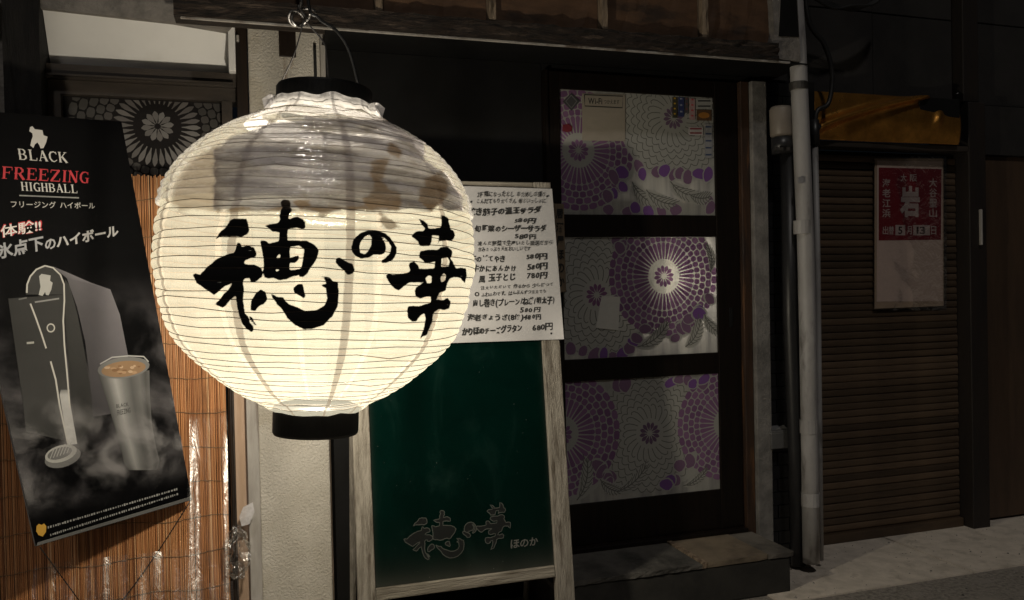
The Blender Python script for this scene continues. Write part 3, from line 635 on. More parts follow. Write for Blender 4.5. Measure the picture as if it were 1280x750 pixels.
shut = nbox('roller_shutter', (1.24, .15, 0), (2.095, .2, 1.80), 'black')
prof = [(.0, .0), (-.009, .0012), (-.0125, .006), (-.0135, .016), (-.0115, .026), (-.008, .0295), (0, .0305)]
sv = [(x, y, z*1.05) for x in (1.242, 2.093) for y, z in prof]; n = len(prof)
sme = MB().add(sv, [(i, n+i, n+i+1, i+1) for i in range(n-1)] + [tuple(range(n)), tuple(range(2*n-1, n-1, -1))]).mesh('slat', M['slat'])
for i in range(53):
    o = bpy.data.objects.new('slat', sme); COL.objects.link(o); o.parent = shut; o.matrix_parent_inverse = MW(shut).inverted()
    o.location = (0, .1495 + random.uniform(-.0022, .0012), .05 + i*.0327); o.rotation_euler = (0, random.uniform(-.0008, .0008), 0)
nbox('bottom_bar', (1.242, .112, .006), (2.093, .149, .049), 'slat', .004, shut)
# brass-coloured shutter case: bowed sheet, diagonal crease shaped to catch the bulb's glint
cs = MB(); nx_, nz_ = 110, 24; vs = []
X0, X1, Z0, Z1 = 1.21, 2.02, 1.83, 2.04
for i in range(nx_+1):
    for k in range(nz_+1):
        u, v = i/nx_, k/nz_; x = X0+(X1-X0)*u; z = Z0+(Z1-Z0)*v
        sd1 = x - (1.20 + 2.3*(z-1.87) + 7*max(0, z-1.87)**2); sd2 = x - (1.86 + .5*(z-1.9))
        vs.append((x, .05 - .02*math.sin(PI*v) + .006*math.sin(5*u+3*v) - .052*math.exp(-(sd1/.055)**2) - .014*math.exp(-(sd2/.02)**2)*max(0, math.sin(PI*v))**4, z))
cs.add(vs, [(i*(nz_+1)+k, (i+1)*(nz_+1)+k, (i+1)*(nz_+1)+k+1, i*(nz_+1)+k+1) for i in range(nx_) for k in range(nz_)])
case = cs.build('shutter_case', M['brass'], nb, True); sol = case.modifiers.new('thick', 'SOLIDIFY'); sol.thickness = .003; sol.offset = 0
nbox('case_rail', (1.24, .06, 1.803), (2.095, .149, 1.828), 'winframe', .003)
bp = YP(.03); a, b_ = bp.at(1150, 145), bp.at(1200, 124)
junction = bevel(MB().box((a[0], .03, a[2]), (b_[0], .11, b_[2])).build('junction_box', M['black']), .004)
tag(junction, 'small black box under the dark wall above the roller shutter', 'box')
# unlit paper scrap above the side door
scrap = MB().prism([YP(.11).at(*p) for p in ((1196, 117), (1207, 108), (1213, 108), (1204, 118))], (0, .004, 0)).build('paper_scrap', M['paper'])
tag(scrap, 'small pale paper scrap stuck on the dark wall right of the black box', 'scrap')

# red notice in its plastic sleeve
RP = YP(.118); h = lambda x, y: (1070 + x/3.41, 180 + y/3.41)
rn = thing('festival_notice', tuple(RP.at(*h(230, 700))), 'red and white notice with one large character, in a clear sleeve on the roller shutter', 'notice')
mb = MB().prism([RP.at(*h(*p)) for p in ((80, 62), (372, 62), (374, 690), (80, 702))], (0, .004, 0)); mb.build('card', surf('tan_card', (.42, .31, .22), (.33, .24, .17), .7, 6, bs=.1), rn)
mb = MB(); poly(mb, RP, [h(90, 70), h(368, 74), h(370, 670), h(88, 672)], .0012, (.66, .51, .44)); mb.build('white_sheet', M['printmatt'], rn)
mb = MB(); poly(mb, RP, [h(97, 100), h(365, 107), h(362, 408), h(97, 411)], .002, (.19, .012, .020)); mb.build('red_panel', M['printmatt'], rn)
mb = MB(); WC = (.50, .40, .38); K = (.05, .02, .02)
def ch(c, x0, y0, x1, y1, bold=.015, col=WC, off=.0032): put(mb, RP, c, h(x0, y1), h(x1, y1), h(x0, y0), off, bold, 0, col)
ch('大', 190, 128, 216, 160); ch('阪', 230, 128, 260, 160); ch('岩', 188, 178, 272, 312, .045)
for i, c in enumerate('海老江浜'): ch(c, 112, 148+i*43, 147, 184+i*43)
for i, c in enumerate('大谷聖山'): ch(c, 312, 146+i*43, 345, 184+i*43)
ch('出', 114, 350, 138, 386); ch('替', 140, 350, 162, 386); ch('月', 216, 350, 238, 386); ch('日', 320, 350, 342, 386)
poly(mb, RP, [h(168, 345), h(210, 346), h(210, 389), h(168, 389)], .0026, WC); poly(mb, RP, [h(244, 345), h(315, 346), h(315, 389), h(244, 389)], .0026, WC)
ch('5', 180, 352, 198, 384, .02, K); ch('13', 258, 352, 296, 384, .02, K)
mb.build('lettering', M['printmatt'], rn)
gx, gz = 14, 26; vs = []
for i in range(gx+1):
    for k in range(gz+1):
        u, v = i/gx, k/gz; p = RP.at(*h(72 + u*310, 55 + v*654)); vs.append((p[0], .108 + RNG.normal()*.0011 + .004*abs(2*u-1)**3, p[2]))
MB().add(vs, [(i*(gz+1)+k, (i+1)*(gz+1)+k, (i+1)*(gz+1)+k+1, i*(gz+1)+k+1) for i in range(gx) for k in range(gz)]).build('clear_sleeve', M['sleeve'], rn, True)

# ------------------------------------------------------------------ pipes and ducts
pp = thing('drain_pipe', tuple(YP(-.16).at(1013, 704)), 'tall grey plastic drain pipe with couplings between the shop and the roller shutter', 'pipe')
def ptube(mb, pts, y, r, n=16): return mb.tube([YP(y).at(*p) for p in pts], r, n)
ptube(MB(), [(988, -80), (997, 60), (1002, 180), (1007, 300), (1010, 430), (1012, 560), (1014, 703)], -.16, .034).build('pipe_body', M['pipe'], pp, True)
for (px, py) in ((1003, 277), (1011, 526), (1013, 617)):
    c = YP(-.16).at(px, py); MB().tube([c + np.array([0, 0, .004]), c - np.array([0, 0, .05])], .0365, 16).build('coupling', M['pipe'], pp)
c = YP(-.16).at(998, 108); bevel(MB().tube([c + np.array([0, 0, .016]), c - np.array([0, 0, .016])], .037, 16).build('pipe_bracket', M['wire'], pp), .002)
c = YP(-.196).at(1001, 225); MB().box((c[0]-.012, -.197, c[2]-.012), (c[0]+.012, -.190, c[2]+.012)).build('pipe_label', M['paper'], pp)
cp = thing('conduit_pipe', tuple(YP(-.12).at(1025, 702)), 'thin grey conduit beside the drain pipe, topped by a black cable gland', 'pipe')
ptube(MB(), [(1019, 178), (1022, 330), (1024, 520), (1026, 700)], -.12, .012, 12).build('conduit_body', M['pipe'], cp, True)
ptube(MB(), [(1018, 150), (1019, 182)], -.12, .019, 12).build('cable_gland', M['pipedark'], cp, True)
dc = thing('covered_duct', tuple(YP(-.1).at(990, 708)), 'black duct with a pale cap and clamp, left of the grey drain pipe', 'duct')
ptube(MB(), [(985, 190), (988, 400), (994, 560), (998, 706)], -.10, .030).build('duct_body', M['pipedark'], dc, True)
ptube(MB(), [(976, 134), (976, 138), (977, 168), (977, 171)], -.10, [.040, .047, .046, .042]).build('duct_cap', M['meter'], dc, True)
ptube(MB(), [(977, 172), (978, 192)], -.10, .043).build('clamp_band', M['pipedark'], dc, True)
for px in (971, 977, 985):
    c = YP(-.148).at(px, 186); MB().box((c[0]-.006, -.152, c[2]-.006), (c[0]+.006, -.143, c[2]+.006)).build('clamp_clip', M['wire'], dc)
mt = thing('switch_box', tuple(YP(-.03).at(970, 562)), 'small grey switch box with sloping lid on the black tiles', 'box')
a, b_ = YP(-.03).at(961, 561), YP(-.03).at(985, 536)
bevel(MB().box((a[0], -.05, a[2]), (b_[0], .005, b_[2])).build('box_body', surf('switch_grey', (.10, .10, .10), (.08, .08, .08), .5, 5, bs=0), mt), .004)
MB().add([(a[0]-.003, -.052, b_[2]-.012), (b_[0]+.003, -.052, b_[2]-.012), (b_[0]+.003, .003, b_[2]+.012), (a[0]-.003, .003, b_[2]+.012), (a[0]-.003, .003, b_[2]-.012), (b_[0]+.003, .003, b_[2]-.012)], [(0, 1, 2, 3), (0, 3, 4), (1, 5, 2), (2, 5, 4, 3), (0, 4, 5, 1)]).build('box_lid', surf('switch_lid', (.2, .2, .2), (.15, .15, .15), .4, 5, bs=0), mt)
def smooth_path(pts, n=6):
    pts = [np.array(p, float) for p in pts]; out = []
    for i in range(len(pts)-1):
        p0, p1, p2, p3 = pts[max(i-1, 0)], pts[i], pts[i+1], pts[min(i+2, len(pts)-1)]
        for k in range(n):
            t = k/n; out.append(.5*((2*p1) + (-p0+p2)*t + (2*p0-5*p1+4*p2-p3)*t*t + (-p0+3*p1-3*p2+p3)*t**3))
    return out + [pts[-1]]
cb = MB().tube(smooth_path([YP(-.05).at(*p) for p in ((1005, -20), (1012, 30), (1030, 55), (1040, 90), (1036, 128), (1022, 138), (1019, 152))]), .010, 8).build('looped_cable', M['cable'], None, True)
tag(cb, 'black cable looping down into the thin conduit beside the drain pipe', 'cable')
cb = MB()
for k in range(4): cb.tube(smooth_path([YP(-.02-.01*k).at(*p) for p in ((1000, -8-k*2), (1040, 4+k*2), (1065, 13-k*2), (1092, 2+k), (1110, -14))]), .006, 6)
tag(cb.build('cable_bundle', M['cable'], None, True), 'bundle of grey cables sagging under the dark wall at the top right', 'cable')

# ------------------------------------------------------------------ bamboo blind
BY = -.055; bl = thing('bamboo_blind', (-1.65, BY, .02), 'reddish brown bamboo reed blind hung under the flower window, with clear vinyl sheet', 'blind')
mb = MB(); x = -2.32
while x < -1.251:
    w = random.uniform(.0038, .0064); r = w/2; y = BY + random.uniform(-.0015, .0015); top = 1.595 + random.uniform(-.006, .006)
    pts = []; k0 = 7; lean = random.uniform(-.002, .002)
    for k in range(k0+1):
        z = .03 + (top-.03)*k/k0; pts.append((x + r + lean*(k/k0-.5) + random.uniform(-.0006, .0006), y + random.uniform(-.0012, .0012), z))
    mb.tube(pts, [r*random.uniform(.9, 1.02) for _ in pts], 6); x += w*.95 + random.uniform(-.0006, .0006)
mb.build('reed_curtain', M['reed'], bl, True, kind='stuff')
for zi in range(13):
    z = .10 + zi*.118; pts = []
    for i in range(120):
        xx = -2.32 + 1.07*i/119; pts.append((xx, BY - .0055 - .001*math.sin(i*2.3), z + .006*math.sin(i*.21+zi) + random.uniform(-.0012, .0012)))
    MB().tube(pts, .0011, 4).build('binding_thread', M['thread'], bl)
rod = []
for k in range(60): rod.append(((-1.2345 + .0012*math.sin(k*.4), BY-.012, .02+1.58*k/59), .0075 if k % 9 else .0095))
MB().tube([p for p, r in rod], [r for p, r in rod], 10).build('edge_rod', M['rod'], bl, True)
gx, gz = 110, 44; vs = []
for i in range(gx+1):
    for k in range(gz+1):
        u, v = i/gx, k/gz; x = -1.80+.553*u; top = .82 if x > -1.372 else .40
        z = .02 + (top-.02)*v; d_ = max(0, .80-z); q_ = min(1, (.84-z)/.25)
        vs.append((x, BY - .016 - .235*d_ - .315*d_*d_ - q_*(.0042*math.sin(u*27 + .5*math.sin(v*4)) + .0012*math.sin(u*71+v*3)), z))
MB().add(vs, [(i*(gz+1)+k, (i+1)*(gz+1)+k, (i+1)*(gz+1)+k+1, i*(gz+1)+k+1) for i in range(gx) for k in range(gz)]).build('vinyl_sheet', M['vinyl'], bl, True)
# crumpled clear bag and tape scrap by the rod
mb = MB(); c = YP(-.11).at(297, 690); nu, nv = 18, 12; vs = []
for i in range(nv+1):
    for k in range(nu):
        a, t = 2*PI*k/nu, PI*i/nv; q_ = 1 + .22*RNG.normal() if 0 < i < nv else 1
        vs.append((c[0]+.040*q_*math.sin(t)*math.cos(a), c[1]+.030*q_*math.sin(t)*math.sin(a), c[2]+.085*math.cos(t)*(1+.1*RNG.normal()*(0 < i < nv))))
mb.add(vs, [(i*nu+k, i*nu+(k+1) % nu, (i+1)*nu+(k+1) % nu, (i+1)*nu+k) for i in range(nv) for k in range(nu)])
tag(mb.build('plastic_bag', M['bag'], None), 'crumpled clear plastic bag caught at the black rod edging the bamboo blind', 'bag')
tp = YP(-.07); mb = MB().prism([tp.at(*p) for p in ((299, 646), (304, 634), (316, 628), (318, 640), (312, 655), (302, 658))], (0, .002, 0))
tag(mb.build('tape_scrap', M['tape'], None), 'torn scrap of milky tape stuck on the jamb beside the stucco pillar', 'tape')

# ------------------------------------------------------------------ black highball poster
_kp = .918
def _pc(px, py, p): return CAM + (np.array(p)-CAM)*_kp
PT = [_pc(0, 0, p) for p in ((-1.986, -.304, 1.743), (-1.553, -.023, 1.777), (-1.379, .147, .467), (-1.813, -.134, .433))]
PPl = Plane(PT[0], np.cross(PT[1]-PT[0], PT[3]-PT[0])); pn = PPl.n if PPl.n@FW < 0 else -PPl.n
po = thing('highball_poster', tuple((PT[2]+PT[3])/2), 'tilted black highball poster with a dispenser and a frosty cup, hung over the bamboo blind', 'poster')
me = MB(); gx, gz = 10, 24; vs = []; uvs = []
for i in range(gx+1):
    for k in range(gz+1):
        u, v = i/gx, k/gz; p = PT[3]*(1-u)*(1-v) + PT[2]*u*(1-v) + PT[1]*u*v + PT[0]*(1-u)*v; vs.append(p); uvs.append((u, v))
fs = [(i*(gz+1)+k, (i+1)*(gz+1)+k, (i+1)*(gz+1)+k+1, i*(gz+1)+k+1) for i in range(gx) for k in range(gz)]
def with_uv(mb, name, mat_, uvs, parent, **t):
    o = mb.build(name, mat_, parent, **t); l = o.data.uv_layers.new(name='UVMap')
    for lp_ in o.data.loops: l.data[lp_.index].uv = uvs[lp_.vertex_index]
    return o
with_uv(MB().add(vs, fs), 'sheet', M['posterblack'], uvs, po)
MB().prism([p - pn*.0015 for p in PT], -pn*.008).build('backing_board', surf('poster_edge', (.45, .44, .43), (.35, .34, .33), .6, 6, bs=0), po)
with_uv(MB().add([p + pn*.0042 for p in vs], fs), 'mist_print', M['mist'], uvs, po)
a1 = lambda x, y: (x/3.95, 140 + y/3.95); a2 = lambda x, y: (x/3.95, 320 + y/3.95); a3 = lambda x, y: (x/2.143, 400 + y/2.143)
mb = MB(); WHT = (.42, .41, .40)
poly(mb, PPl, [a1(*p) for p in ((148,75),(160,70),(172,85),(210,90),(215,115),(235,122),(228,150),(215,178),(200,180),(195,165),(185,150),(172,160),(165,178),(150,165),(155,140),(162,120),(160,105),(145,95))], .0012, WHT)
serif(mb, PPl, 'BLACK', a1(92, 234), a1(338, 251), a1(84, 181), .0012, WHT)
serif(mb, PPl, 'FREEZING', a1(5, 328), a1(443, 352), a1(8, 268), .0012, (.40, .035, .045))
serif(mb, PPl, 'HIGHBALL', a1(105, 388), a1(388, 401), a1(100, 345), .0012, (.45, .44, .43))
band(mb, PPl, [a1(95, 412), a1(390, 424)], .0035, .0012, (.2, .2, .2))
put(mb, PPl, 'フリージング ハイボール', a1(55, 472), a1(470, 479), a1(52, 437), .0012, .012, 0, (.36, .35, .34))
put(mb, PPl, '初体験!!', a1(-86, 640), a1(210, 590), a1(-90, 570), .0012, .03, 0, (.45, .04, .05)); put(mb, PPl, '初体験!!', a1(-82, 636), a1(204, 588), a1(-86, 575), .0018, .012, 0, (.62, .58, .57))
put(mb, PPl, '氷点下', a1(-14, 730), a1(218, 682), a1(-20, 652), .0012, .03, 0, (.28, .285, .31)); put(mb, PPl, 'の', a1(222, 683), a1(276, 674), a1(221, 630), .0012, .03, 0, (.31, .31, .33))
put(mb, PPl, 'ハイボール', a1(280, 672), a1(586, 612), a1(276, 612), .0012, .035, 0, (.37, .365, .37))
mb.build('lettering', M['printgloss'], po); mb = MB()
rows = [((128, 556), (478, 452)), ((135, 576), (480, 465))]     # unreadable small print: broken dashes
for (xa, ya), (xb, yb) in rows:
    t = 0.0
    while t < .985:
        w = random.uniform(.006, .014); A = (xa+(xb-xa)*t, ya+(yb-ya)*t); B = (xa+(xb-xa)*min(1, t+w), ya+(yb-ya)*min(1, t+w))
        band(mb, PPl, [a3(*A), a3(*B)], random.uniform(.004, .0075), .0048, (.25, .25, .25)); t += w + random.uniform(.005, .012)
mb.build('small_print', M['printgloss'], po)
mb = MB(); poly(mb, PPl, [(47, 678), (239, 620.5), (240, 624.5), (45.5, 682.5)], .0048, (.10, .10, .10)); mb.build('bottom_edge', M['printgloss'], po)
mb = MB()
def gpoly(pts, cols, off):      # fan with a colour per corner
    P = [PPl.at(*p, off) for p in pts]; o = len(mb.v)
    mb.v += [tuple(p) for p in P]; mb.c += cols; mb.f.append(tuple(range(o, o+len(P))))
def strip(pa, pb, ca, cb_, off):   # ruled strip between two lines, colours along both
    n_ = len(pa); o = len(mb.v)
    for i in range(n_):
        mb.v += [tuple(PPl.at(*pa[i], off)), tuple(PPl.at(*pb[i], off))]; mb.c += [ca[i], cb_[i]]
    mb.f += [(o+2*i, o+2*i+1, o+2*i+3, o+2*i+2) for i in range(n_-1)]
G = lambda v, t=0: (v*(1+.04*t), v, v*(1+.08*t))
# dispenser: shaded side, dark rounded front
strip([a2(262, 52), a2(330, 110), a2(380, 250), a2(420, 420), a2(445, 620), a3(245, 260)], [a2(330, 80), a2(450, 132), a2(545, 165), a2(592, 290), a2(634, 500), a3(365, 240)],
      [G(.09, 1.5), G(.07, 1.5), G(.06, 1.5), G(.06, 1.5), G(.055, 1.5), G(.04, 1.5)], [G(.21, 1.5), G(.15, 1.5), G(.135, 1.5), G(.12, 1.5), G(.10, 1.5), G(.06, 1.5)], .0010)
strip([a2(128, 190), a2(140, 125), a2(170, 75), a2(220, 48), a2(222, 49)][::-1], [a2(318, 190), a2(314, 130), a2(300, 90), a2(262, 58), a2(222, 49)][::-1], [G(.018)]*5, [G(.02)]*5, .0014)
strip([a2(40, 210), a2(70, 420), a2(110, 700), a3(70, 300)], [a2(320, 190), a2(320, 420), a2(350, 740), a3(205, 330)], [G(.010), G(.013), G(.030), G(.034)], [G(.016), G(.020), G(.034), G(.024)], .0013)
strip([a2(320, 110), a2(322, 300), a2(335, 500), a3(190, 200), a3(210, 330)], [a2(345, 150), a2(385, 300), a2(415, 460), a3(245, 200), a3(250, 270)], [G(.014)]*5, [G(.024), G(.024), G(.028), G(.034), G(.03)], .0015)
LT = (.40, .39, .37)
band(mb, PPl, [a2(*p) for p in ((132, 182), (134, 140), (150, 100), (180, 66), (222, 48), (262, 58), (298, 92), (316, 140), (318, 220), (312, 320), (318, 440), (332, 590), (345, 750))], .0042, .0018, LT)
band(mb, PPl, [a2(*p) for p in ((150, 235), (175, 300), (205, 385), (228, 456))], .0042, .0018, LT)
band(mb, PPl, [a2(250, 520), a2(275, 610), a3(160, 230), a3(182, 332)], .0045, .0018, LT)
strip([a2(300, 660), a3(160, 200), a3(182, 335)], [a2(345, 660), a3(184, 200), a3(207, 332)], [G(.12), G(.33), G(.42)], [G(.16), G(.35), G(.42)], .0017)
poly(mb, PPl, [a2(205 + p[0]*1.0, 92 + p[1]) for p in ((-12, 8), (0, -4), (45, 4), (42, 30), (55, 40), (48, 75), (35, 102), (22, 100), (18, 85), (5, 105), (-14, 100), (-5, 60))], .0019, (.33, .33, .32))
band(mb, PPl, [a2(172, 228), a2(292, 210)], .0045, .0019, (.18, .18, .18)); band(mb, PPl, [a2(92, 214), a2(132, 206)], .004, .0019, (.10, .10, .10)); band(mb, PPl, [a2(132, 430), a2(168, 427)], .006, .0019, (.28, .28, .26))
for r_, c_ in ((21, LT), (15, (.03, .03, .03))): poly(mb, PPl, [a2(251 + r_*math.cos(a), 355 + r_*1.08*math.sin(a)) for a in [2*PI*i/18 for i in range(18)]], .0019 + (.0004 if r_ < 20 else 0), c_)
el = lambda cx, cy, rx, ry, rot=0: [a3(cx + rx*math.cos(a)*math.cos(rot) - ry*math.sin(a)*math.sin(rot), cy + rx*math.cos(a)*math.sin(rot) + ry*math.sin(a)*math.cos(rot)) for a in [2*PI*i/22 for i in range(22)]]
poly(mb, PPl, el(168, 368, 50, 26, -.3), .0020, (.12, .12, .12)); poly(mb, PPl, el(163, 358, 44, 22, -.3), .0024, (.30, .30, .29)); poly(mb, PPl, el(160, 357, 34, 15, -.3), .0028, (.10, .10, .10))
for i in range(6): band(mb, PPl, [a3(134+i*9, 372-i*3), a3(146+i*9, 342-i*3)], .0022, .0031, (.30, .30, .29))
# frosted steel cup with drink
L_ = [a3(262, 140), a3(285, 210), a3(305, 280), a3(322, 340), a3(333, 385), a3(345, 402)]; R_ = [a3(400, 135), a3(402, 210), a3(407, 280), a3(418, 340), a3(428, 378), a3(420, 402)]
lerp = lambda a, b_, t: (a[0]+(b_[0]-a[0])*t, a[1]+(b_[1]-a[1])*t)
tone = [(0, .07), (.12, .13), (.30, .30), (.45, .17), (.62, .09), (.80, .13), (.92, .06), (1, .10)]
for (t0, v0), (t1, v1) in zip(tone, tone[1:]):
    strip([lerp(p, q_, t0) for p, q_ in zip(L_, R_)], [lerp(p, q_, t1) for p, q_ in zip(L_, R_)], [G(v0*(1-.08*i)) for i in range(6)], [G(v1*(1-.08*i)) for i in range(6)], .0022)
poly(mb, PPl, el(331, 128, 70, 28, -.12), .0028, (.15, .15, .15)); poly(mb, PPl, el(331, 131, 60, 21, -.12), .0032, (.24, .15, .085)); 
for i in range(16): a = random.random()*6.28; r_ = random.random()**.5; poly(mb, PPl, el(331+46*r_*math.cos(a), 130+14*r_*math.sin(a), random.uniform(3, 9), random.uniform(2, 4)), .0035 + i*.00003, random.choice([(.42, .30, .20), (.18, .10, .05), (.34, .22, .13)]))
band(mb, PPl, [a3(268, 118), a3(300, 100), a3(345, 96), a3(385, 98), a3(398, 112)], .004, .0036, (.34, .34, .34))
put(mb, PPl, 'BLACK', a3(312, 236), a3(345, 230), a3(311, 226), .003, .01, 0, (.05, .05, .05)); put(mb, PPl, 'FREEZING', a3(314, 256), a3(350, 248), a3(313, 242), .003, .01, 0, (.05, .05, .05))
# gold mark
poly(mb, PPl, [a3(*p) for p in ((98, 552), (104, 546), (112, 549), (118, 545), (124, 552), (123, 568), (114, 580), (103, 576), (97, 566))], .0048, (.42, .24, .04))
mb.build('printed_picture', M['printgloss'], po)
mb = MB(); A, B = PPl.at(238, 626), YP(-.075).at(152, 752)
pts = [A + (B-A)*t + np.array([0, 0, -.01*math.sin(PI*t)]) for t in np.linspace(0, 1, 14)]
tag(mb.tube(pts, .0018, 5).build('tie_cord', M['cable'], None), 'dark tie cord running down from the lower right corner of the black poster', 'cord', 'cords tying the poster')
A, B = PPl.at(50, 684), YP(-.075).at(100, 752); pts = [A + (B-A)*t for t in np.linspace(0, 1, 10)]
tag(MB().tube(pts, .0018, 5).build('tie_cord', M['cable'], None), 'dark tie cord running down from the lower left corner of the black poster', 'cord', 'cords tying the poster')
# the cords that hold the poster up
for (px, py) in ((-60, 138),):
    A = PPl.at(px, py); B = np.array([A[0], -.03, 2.2])
    MB().tube([A, A + (B-A)*.5, B], .0015, 5).build('hanging_cord', M['cable'], po)

# ------------------------------------------------------------------ standing board with the green panel
tl_ = .11; BP = Plane((-.5, -.50, .25), (0, -1, tl_)); bn = BP.n if BP.n@FW < 0 else -BP.n
board = thing('standing_board', (-.5, -.53, 0), 'wood-framed standing sign with a dark green panel leaning between pillar and doorstep', 'sign')
def bp_box(name, quad, m, thick=.03, front=0.0):     # quad: four board-plane points
    P = [q_ + bn*front for q_ in quad]; return bevel(MB().prism(P, -bn*thick).build(name, M[m], board), .003)
def bpt(x, z): return np.array([x, -.50 + tl_*(z-.25), z])
xl0, xl1, xr0, xr1 = BP.at(441, 560)[0], BP.at(463, 560)[0], BP.at(686, 560)[0], BP.at(708, 560)[0]
zt = BP.at(600, 226)[2]; zb0, zb1 = BP.at(580, 737)[2], BP.at(580, 722)[2]
bp_box('stile', [bpt(xl0, 0), bpt(xl1, 0), bpt(xl1, zt), bpt(xl0, zt)], 'palewood'); bp_box('stile', [bpt(xr0, 0), bpt(xr1, 0), bpt(xr1, zt), bpt(xr0, zt)], 'palewood')
bp_box('rail', [bpt(xl1+.001, zb0), bpt(xr0-.001, zb0), bpt(xr0-.001, zb1), bpt(xl1+.001, zb1)], 'palewood_h', .026, -.002); bp_box('rail', [bpt(xl1+.001, zt-.045), bpt(xr0-.001, zt-.045), bpt(xr0-.001, zt-.001), bpt(xl1+.001, zt-.001)], 'palewood_h', .026, -.002)
gq = [bpt(xl1+.001, zb1+.001), bpt(xr0-.001, zb1+.001), bpt(xr0-.001, zt-.046), bpt(xl1+.001, zt-.046)]
mb = MB().add([p - bn*.012 for p in gq] + [p - bn*.018 for p in gq], [(0, 1, 2, 3), (7, 6, 5, 4), (0, 4, 5, 1), (1, 5, 6, 2), (2, 6, 7, 3), (3, 7, 4, 0)])
with_uv(mb, 'green_panel', M['green'], [(0, 0), (1, 0), (1, 1), (0, 1)]*2, board)
GP = Plane(gq[0] - bn*.012, BP.n)
for s_ in (-1, 1):
    x = (xl0+xl1)/2 if s_ < 0 else (xr0+xr1)/2
    MB().tube([bpt(x, zt-.08) - bn*.045, np.array([x, -.08, .012])], .011, 6).build('rear_leg', M['palewood'], board)
# shop name on the green panel: black brush strokes with a scratched pale outline
# hand-written menu, taped over the upper part of the board and curling at its corner
MP = Plane(BP.p + bn*.006, BP.n)
mn = thing('menu_sheet', tuple(MP.at(640, 428)), 'white hand-written menu sheet taped over the top of the green standing board', 'menu')
gx, gz = 16, 24; vs = []; c00, c10, c11, c01 = (470, 432), (705, 424), (690, 236), (462, 229)
for i in range(gx+1):
    for k in range(gz+1):
        u, v = i/gx, k/gz; p = tuple((1-v)*((1-u)*c00[a]+u*c10[a]) + v*((1-u)*c01[a]+u*c11[a]) for a in (0, 1))
        curl = .020*max(0, (u-.93)/.07)**1.5*max(0, (.30-v)/.30) - .0015*math.sin(5*u+3*v); vs.append(MP.at(*p, .001 + max(-.0008, curl)))
mo_ = MB().add(vs, [(i*(gz+1)+k, (i+1)*(gz+1)+k, (i+1)*(gz+1)+k+1, i*(gz+1)+k+1) for i in range(gx) for k in range(gz)]).build('paper', M['paper'], mn, True)
m1 = lambda x, y: (560 + x/7.14, 225 + y/7.14); m2_ = lambda x, y: (560 + x/7.14, 325 + y/7.14)
mb = MB(); ofs = .0046
def mw(text, bl_, br_, tl__, bold=.018, jit=.11): put(mb, MP, text, bl_, br_, tl__, ofs, bold+.014, jit*1.05)
mw('2種類になったとし おためしの盛り', m1(258, 158), m1(865, 156), m1(258, 100), .0, .12); mw('こんだてもりだくさん 肴といっしょに', m1(258, 214), m1(872, 208), m1(258, 166), .0, .12)
mw('焼き茄子の温玉サラダ', m1(165, 328), m1(830, 305), m1(165, 250), .026); mw('580円', m1(592, 392), m1(785, 392), m1(592, 340), .012)
mw('旬野菜のシーザーサラダ', m1(235, 468), m1(872, 468), m1(235, 396), .022); mw('580円', m1(595, 532), m1(780, 532), m1(595, 480), .012)
mw('凍んだ野菜で生産いたし直送だから', m1(262, 592), m1(930, 584), m1(262, 540), .0, .12); mw('甘みたっぷり天然おいしいです', m1(270, 642), m1(735, 634), m1(270, 596), .0, .12)
mw('牛のどてやき', m1(190, 738), m1(508, 736), m1(190, 665), .022); mw('580円', m1(700, 716), m1(882, 712), m1(700, 655), .014)
mw('牛かにあんかけ', m2_(215, 108), m2_(605, 108), m2_(215, 40), .022); mw('580円', m2_(705, 97), m2_(886, 84), m2_(705, 32), .014)
mw('風 玉子とじ', m2_(272, 208), m2_(600, 188), m2_(272, 130), .022); mw('780円', m2_(703, 176), m2_(886, 166), m2_(703, 114), .014)
mw('注文いただいて 作るから 少し待って', m2_(290, 272), m2_(935, 240), m2_(290, 228), .0, .12); mw('ふわふわです。はんぶんずつ注文でも', m2_(295, 332), m2_(872, 296), m2_(295, 288), .0, .12)
mw('出し巻き(プレーン/ねぎ/明太子)', m2_(222, 440), m2_(948, 400), m2_(220, 352), .018, .09); mw('580円', m2_(640, 470), m2_(826, 466), m2_(640, 422), .014)
mw('海老ぎょうざ(8個)480円', m2_(172, 558), m2_(828, 548), m2_(172, 480), .02); mw('かりほのチーズグラタン', m2_(122, 678), m2_(658, 642), m2_(122, 604), .02); mw('680円', m2_(752, 642), m2_(938, 624), m2_(752, 572), .014)
for q_ in (m1(885, 145), m2_(922, 655), m1(207, 195)): poly(mb, MP, [(q_[0]+1.3*math.cos(a), q_[1]+1.3*math.sin(a)) for a in [2*PI*i/10 for i in range(10)]], ofs, None)
q_ = m2_(257, 305); band(mb, MP, [(q_[0]+2.2*math.cos(a), q_[1]+2.2*math.sin(a)) for a in [2*PI*i/14 for i in range(15)]], .003, ofs)
mb.build('lettering', M['ink'], mn)
# curled lower corner carries no ink; narrow plaque hung behind the sheet
QP = YP(-.04); pl = thing('narrow_plaque', tuple(QP.at(700, 366)), 'narrow dark wooden plaque with faint vertical writing beside the menu sheet', 'plaque')
bevel(MB().prism([QP.at(*p) for p in ((690, 254), (705, 255), (708, 365), (694, 366))], (0, .012, 0)).build('board', M['plaque'], pl), .002)
mb = MB()
for i, c in enumerate('居酒屋ほのか'): put(mb, QP, c, (694.8+i*.35, 273+i*17), (704+i*.35, 273+i*17), (694.8+i*.35, 261+i*17), .002, .03, .05)
mb.build('lettering', M['ink'], pl)

